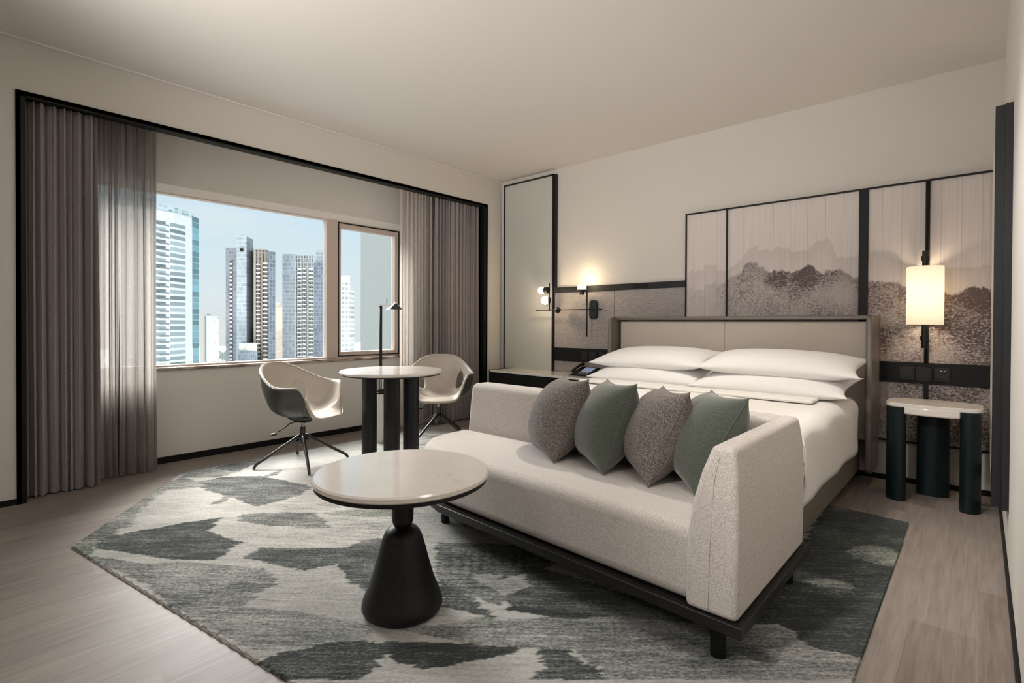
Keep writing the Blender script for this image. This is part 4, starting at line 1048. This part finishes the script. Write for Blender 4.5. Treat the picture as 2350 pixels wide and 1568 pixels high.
# ------------------------------------------------------------------ the city outside
def wp(px, D, y=744.0):
    p = RT * ((px - CX) / FPX * D) + F0 * D
    return Vector((p.x, p.y, 1.1 + (744 - y) / FPX * D))
ZG = -45
class City:
    """a block whose plan lies between two picture directions at given distances"""
    def __init__(s, label, group=None):
        s.label = label
def slab(mb, a, b_, depth, z0, z1):
    """upright box whose front runs from a to b (xy), thick away from the viewer"""
    a = Vector((a[0], a[1], 0)); b_ = Vector((b_[0], b_[1], 0)); d = (b_ - a).normalized(); n_ = Vector((-d.y, d.x, 0))
    n_ = b_.normalized()
    q = [a, b_, b_ + n_ * depth, a + n_ * depth]
    return mb.prism([(p.x, p.y) for p in q], z0, z1)
def bld(label, loc, group='towers outside the window'):
    return thing('tower', label, 'building', (loc.x, loc.y, ZG), group)
zy = lambda y, D: 1.1 + (744 - y) / FPX * D

# white curved tower with teal flank
b1 = bld('white curved apartment tower with balconies and a teal glass flank behind the left sheer curtain', wp(400, 255))
cur = [wp(250, 236), wp(300, 238), wp(352, 243), wp(400, 252), wp(441, 264)]
mb = MB(); 
pts = [(p.x, p.y) for p in cur]
bk2 = [(p.x * 1.09, p.y * 1.09) for p in cur[::-1]]
zt1 = zy(488, 246)
MB().prism(pts + bk2, ZG, zt1).build('facade', 'windows_white', b1)
MB().prism([(p.x + F0.x * 1.2, p.y + F0.y * 1.2) for p in cur] + bk2, zt1, zt1 + 2.9).build('crown', 'crown_teal', b1)
MB().prism([(p.x - F0.x * .3, p.y - F0.y * .3) for p in cur] + [(p.x + F0.x * .4, p.y + F0.y * .4) for p in cur[::-1]], zt1 - 4.0, zt1 + .1).build('parapet', 'tower_white', b1)
fa, fb = wp(441.5, 264), wp(457, 270)
for s0, s1 in (((373, 247.2), (393, 251.3)), ((400, 252.7), (420, 258.3))):
    slab(MB(), wp(*s0) - F0 * .25, wp(*s1) - F0 * .25, .4, ZG, zt1 - 4.3).build('recess_shade_panel', 'recess_shade', b1)  # dark panel standing in for the shaded recess behind the balconies
slab(MB(), fa, fb, 20, ZG, zt1 + 1.2).build('glass_flank', 'glass_teal', b1)
for k in range(26):
    z = zt1 - 4.2 - (k + 1) * 2.95
    for s0, s1 in (((372, 247), (394, 251.5)), ((399, 252.5), (421, 258.5))):
        a, b_ = wp(*s0) - F0 * 1.6, wp(*s1) - F0 * 1.6
        bal = slab(MB(), a, b_, 2.2, z, z + .35).build('balcony', 'tower_white', b1)
        slab(MB(), a - F0 * .05, b_ - F0 * .05, .1, z + .35, z + 1.15).build('railing', 'rail_grey', bal)
    if k < 25:
        for s0, s1 in (((300, 238), (371, 246.5)), ((422, 258.5), (441, 264))):
            slab(MB(), wp(*s0) - F0 * .6, wp(*s1) - F0 * .35, .5, z - .1, z + 1.05).build('floor_band', 'tower_white', b1)

# dark glass tower with brown balcony face
D = 380; b2 = bld('tall dark glass tower with a raised core and stacked white balconies', wp(575, D))
slab(MB(), wp(518, D), wp(544, D), 20, ZG, zy(573, D)).build('left_wing', 'glass_grey', b2)
slab(MB(), wp(527, D - .6), wp(533, D - .6), 1, ZG, zy(602, D)).build('stair_strip', 'windows_dark_wall', b2)
slab(MB(), wp(543, D - 6), wp(566, D - 6), 24, ZG, zy(546, D)).build('core', 'glass_blue_light', b2)
slab(MB(), wp(566, D - 6), wp(581, D + 8), 14, ZG, zy(549, D)).build('core_side', 'glass_grey', b2)
slab(MB(), wp(550, D - 6.5), wp(558, D - 6.5), .5, zy(583, D), zy(576, D)).build('plant_opening', 'black_metal', b2)
slab(MB(), wp(581, D), wp(616, D + 3), 18, ZG, zy(576, D)).build('balcony_face', 'balcony_wall', b2)
slab(MB(), wp(583, D - .7), wp(587, D - .7), 1, ZG, zy(574, D)).build('pillar', 'tower_beige', b2)
slab(MB(), wp(598, D - .7), wp(603, D - .7), 1.2, ZG, zy(585, D)).build('pillar', 'tower_brown', b2)
slab(MB(), wp(616, D + 2), wp(632, D + 6), 16, ZG, zy(579, D)).build('right_wing', 'glass_blue', b2)
for k in range(9): slab(MB(), wp(582 + k * 3.6, D), wp(583.4 + k * 3.6, D), 3, zy(576, D), zy(572.5, D)).build('roof_fin', 'tower_beige', b2)
for k in range(27):
    z = zy(612, D) - k * 3.05
    slab(MB(), wp(588, D - 2.0), wp(596.5, D - 2.0), 2.2, z, z + .9).build('balcony', 'tower_white', b2)
    slab(MB(), wp(604, D - 1.6), wp(613.5, D - 1.6), 2.2, z + .9, z + 1.8).build('balcony', 'tower_white', b2)
slab(MB(), wp(545, D - 16), wp(591, D - 16), 14, ZG, zy(808, D - 16)).build('podium', 'glass_blue', b2)
slab(MB(), wp(549, D - 15), wp(590, D - 15), 10, zy(808, D), zy(789, D)).build('lobby', 'lobby_lit', b2)

# paler twin tower
D = 405; b3 = bld('paler grey glass tower with white balconies, next to the window mullion', wp(700, D))
slab(MB(), wp(648, D), wp(679, D), 22, ZG, zy(586, D)).build('left_wing', 'glass_blue_light', b3)
slab(MB(), wp(679, D + 1), wp(720, D + 1), 20, ZG, zy(589, D)).build('balcony_face', 'balcony_wall_grey', b3)
slab(MB(), wp(720, D - 2), wp(775, D - 2), 22, ZG, zy(604, D)).build('right_wing', 'glass_blue', b3)
slab(MB(), wp(724, D + 2), wp(775, D + 2), 14, zy(604, D), zy(577, D)).build('crown', 'glass_blue_light', b3)
for px_ in (679, 693, 706, 720): slab(MB(), wp(px_ - .6, D - 1.5), wp(px_ + .6, D - 1.5), 2.5, ZG, zy(600, D)).build('pillar', 'tower_white', b3)
for k in range(27):
    z = zy(622, D) - k * 3.1
    for pa, pb, dz_ in ((682, 692, 0), (694.5, 703, .3), (708, 718, 0)):
        slab(MB(), wp(pa, D - 2), wp(pb, D - 2), 2.6, z + dz_, z + dz_ + .95).build('balcony', 'tower_white', b3)

o_ = bld('narrow pale tower in front of low white blocks between the two tall towers', wp(472, 300))
slab(MB(), wp(459, 300), wp(470, 300), 12, ZG, zy(727, 300)).build('stair_core', 'tower_beige', o_)
slab(MB(), wp(470, 301), wp(485, 301), 12, ZG, zy(728, 300)).build('facade', 'tower_white', o_)
slab(MB(), wp(474, 302), wp(484, 302), 6, zy(728, 300), zy(724, 300)).build('roof_plant', 'rail_grey', o_)
o_ = bld('distant low white block of flats left of the dark glass tower', wp(490, 450))
slab(MB(), wp(484, 450), wp(502, 450), 14, ZG, zy(730, 450)).build('facade', 'windows_pale', o_)
o_ = bld('pink-beige apartment block in the gap between the two glass towers', wp(640, 520))
slab(MB(), wp(630, 520), wp(649, 520), 14, ZG, zy(708, 520)).build('facade', 'tower_orange', o_)
slab(MB(), wp(632, 522), wp(642, 522), 8, zy(708, 520), zy(697, 520)).build('roof_plant', 'tower_orange', o_)
o_ = bld('pale white apartment tower seen through the narrow right pane', wp(790, 350))
slab(MB(), wp(765, 350), wp(804, 350), 20, ZG, zy(650, 350)).build('facade', 'windows_pale', o_)
slab(MB(), wp(804, 354), wp(813, 358), 12, ZG, zy(662, 350)).build('side_wing', 'windows_pale', o_)
slab(MB(), wp(778, 352), wp(803, 352), 12, zy(650, 350), zy(634, 350)).build('roof_plant', 'tower_white', o_)
o_ = tag(bpy.data.objects.new('building_wing', None), 'plain grey rendered wall of a neighbouring wing behind the right window pane', 'building'); C.objects.link(o_); o_.location = (*wp(860, 16).xy, ZG)
a, b_ = wp(827.5, 16), wp(1010, 12.5)
slab(MB(), a, b_, 8, ZG, 9).build('wall', 'concrete_wing', o_)
# hazy trees and low roofs far below
rt2 = random.Random(2)
for k in range(6):
    px_ = 488 + k * 7.5; D = 560 + rt2.uniform(-40, 60)
    p = wp(px_, D); h_ = zy(806 + rt2.uniform(-2, 6), D) - ZG
    mb = MB(); mb.sphere((p.x, p.y, ZG + h_ * .62), 2.8 + .4 * rt2.random(), 12, 8, (1, 1, h_ * .38 / 3.4))
    ob = tag(mb.build('distant_tree', 'hazy_trees', smooth=True), 'hazy dark tree far below, between the white and dark towers', 'tree', 'distant trees below the towers')
    MB().tube([(p.x, p.y, ZG), (p.x, p.y, ZG + h_ * .5)], .5, 6).build('trunk', 'hazy_trees', ob)
gnd = MB().box(-1100, -120, -400, 1100, ZG - 1, ZG).build('ground', 'ground_green'); gnd['kind'] = 'structure'
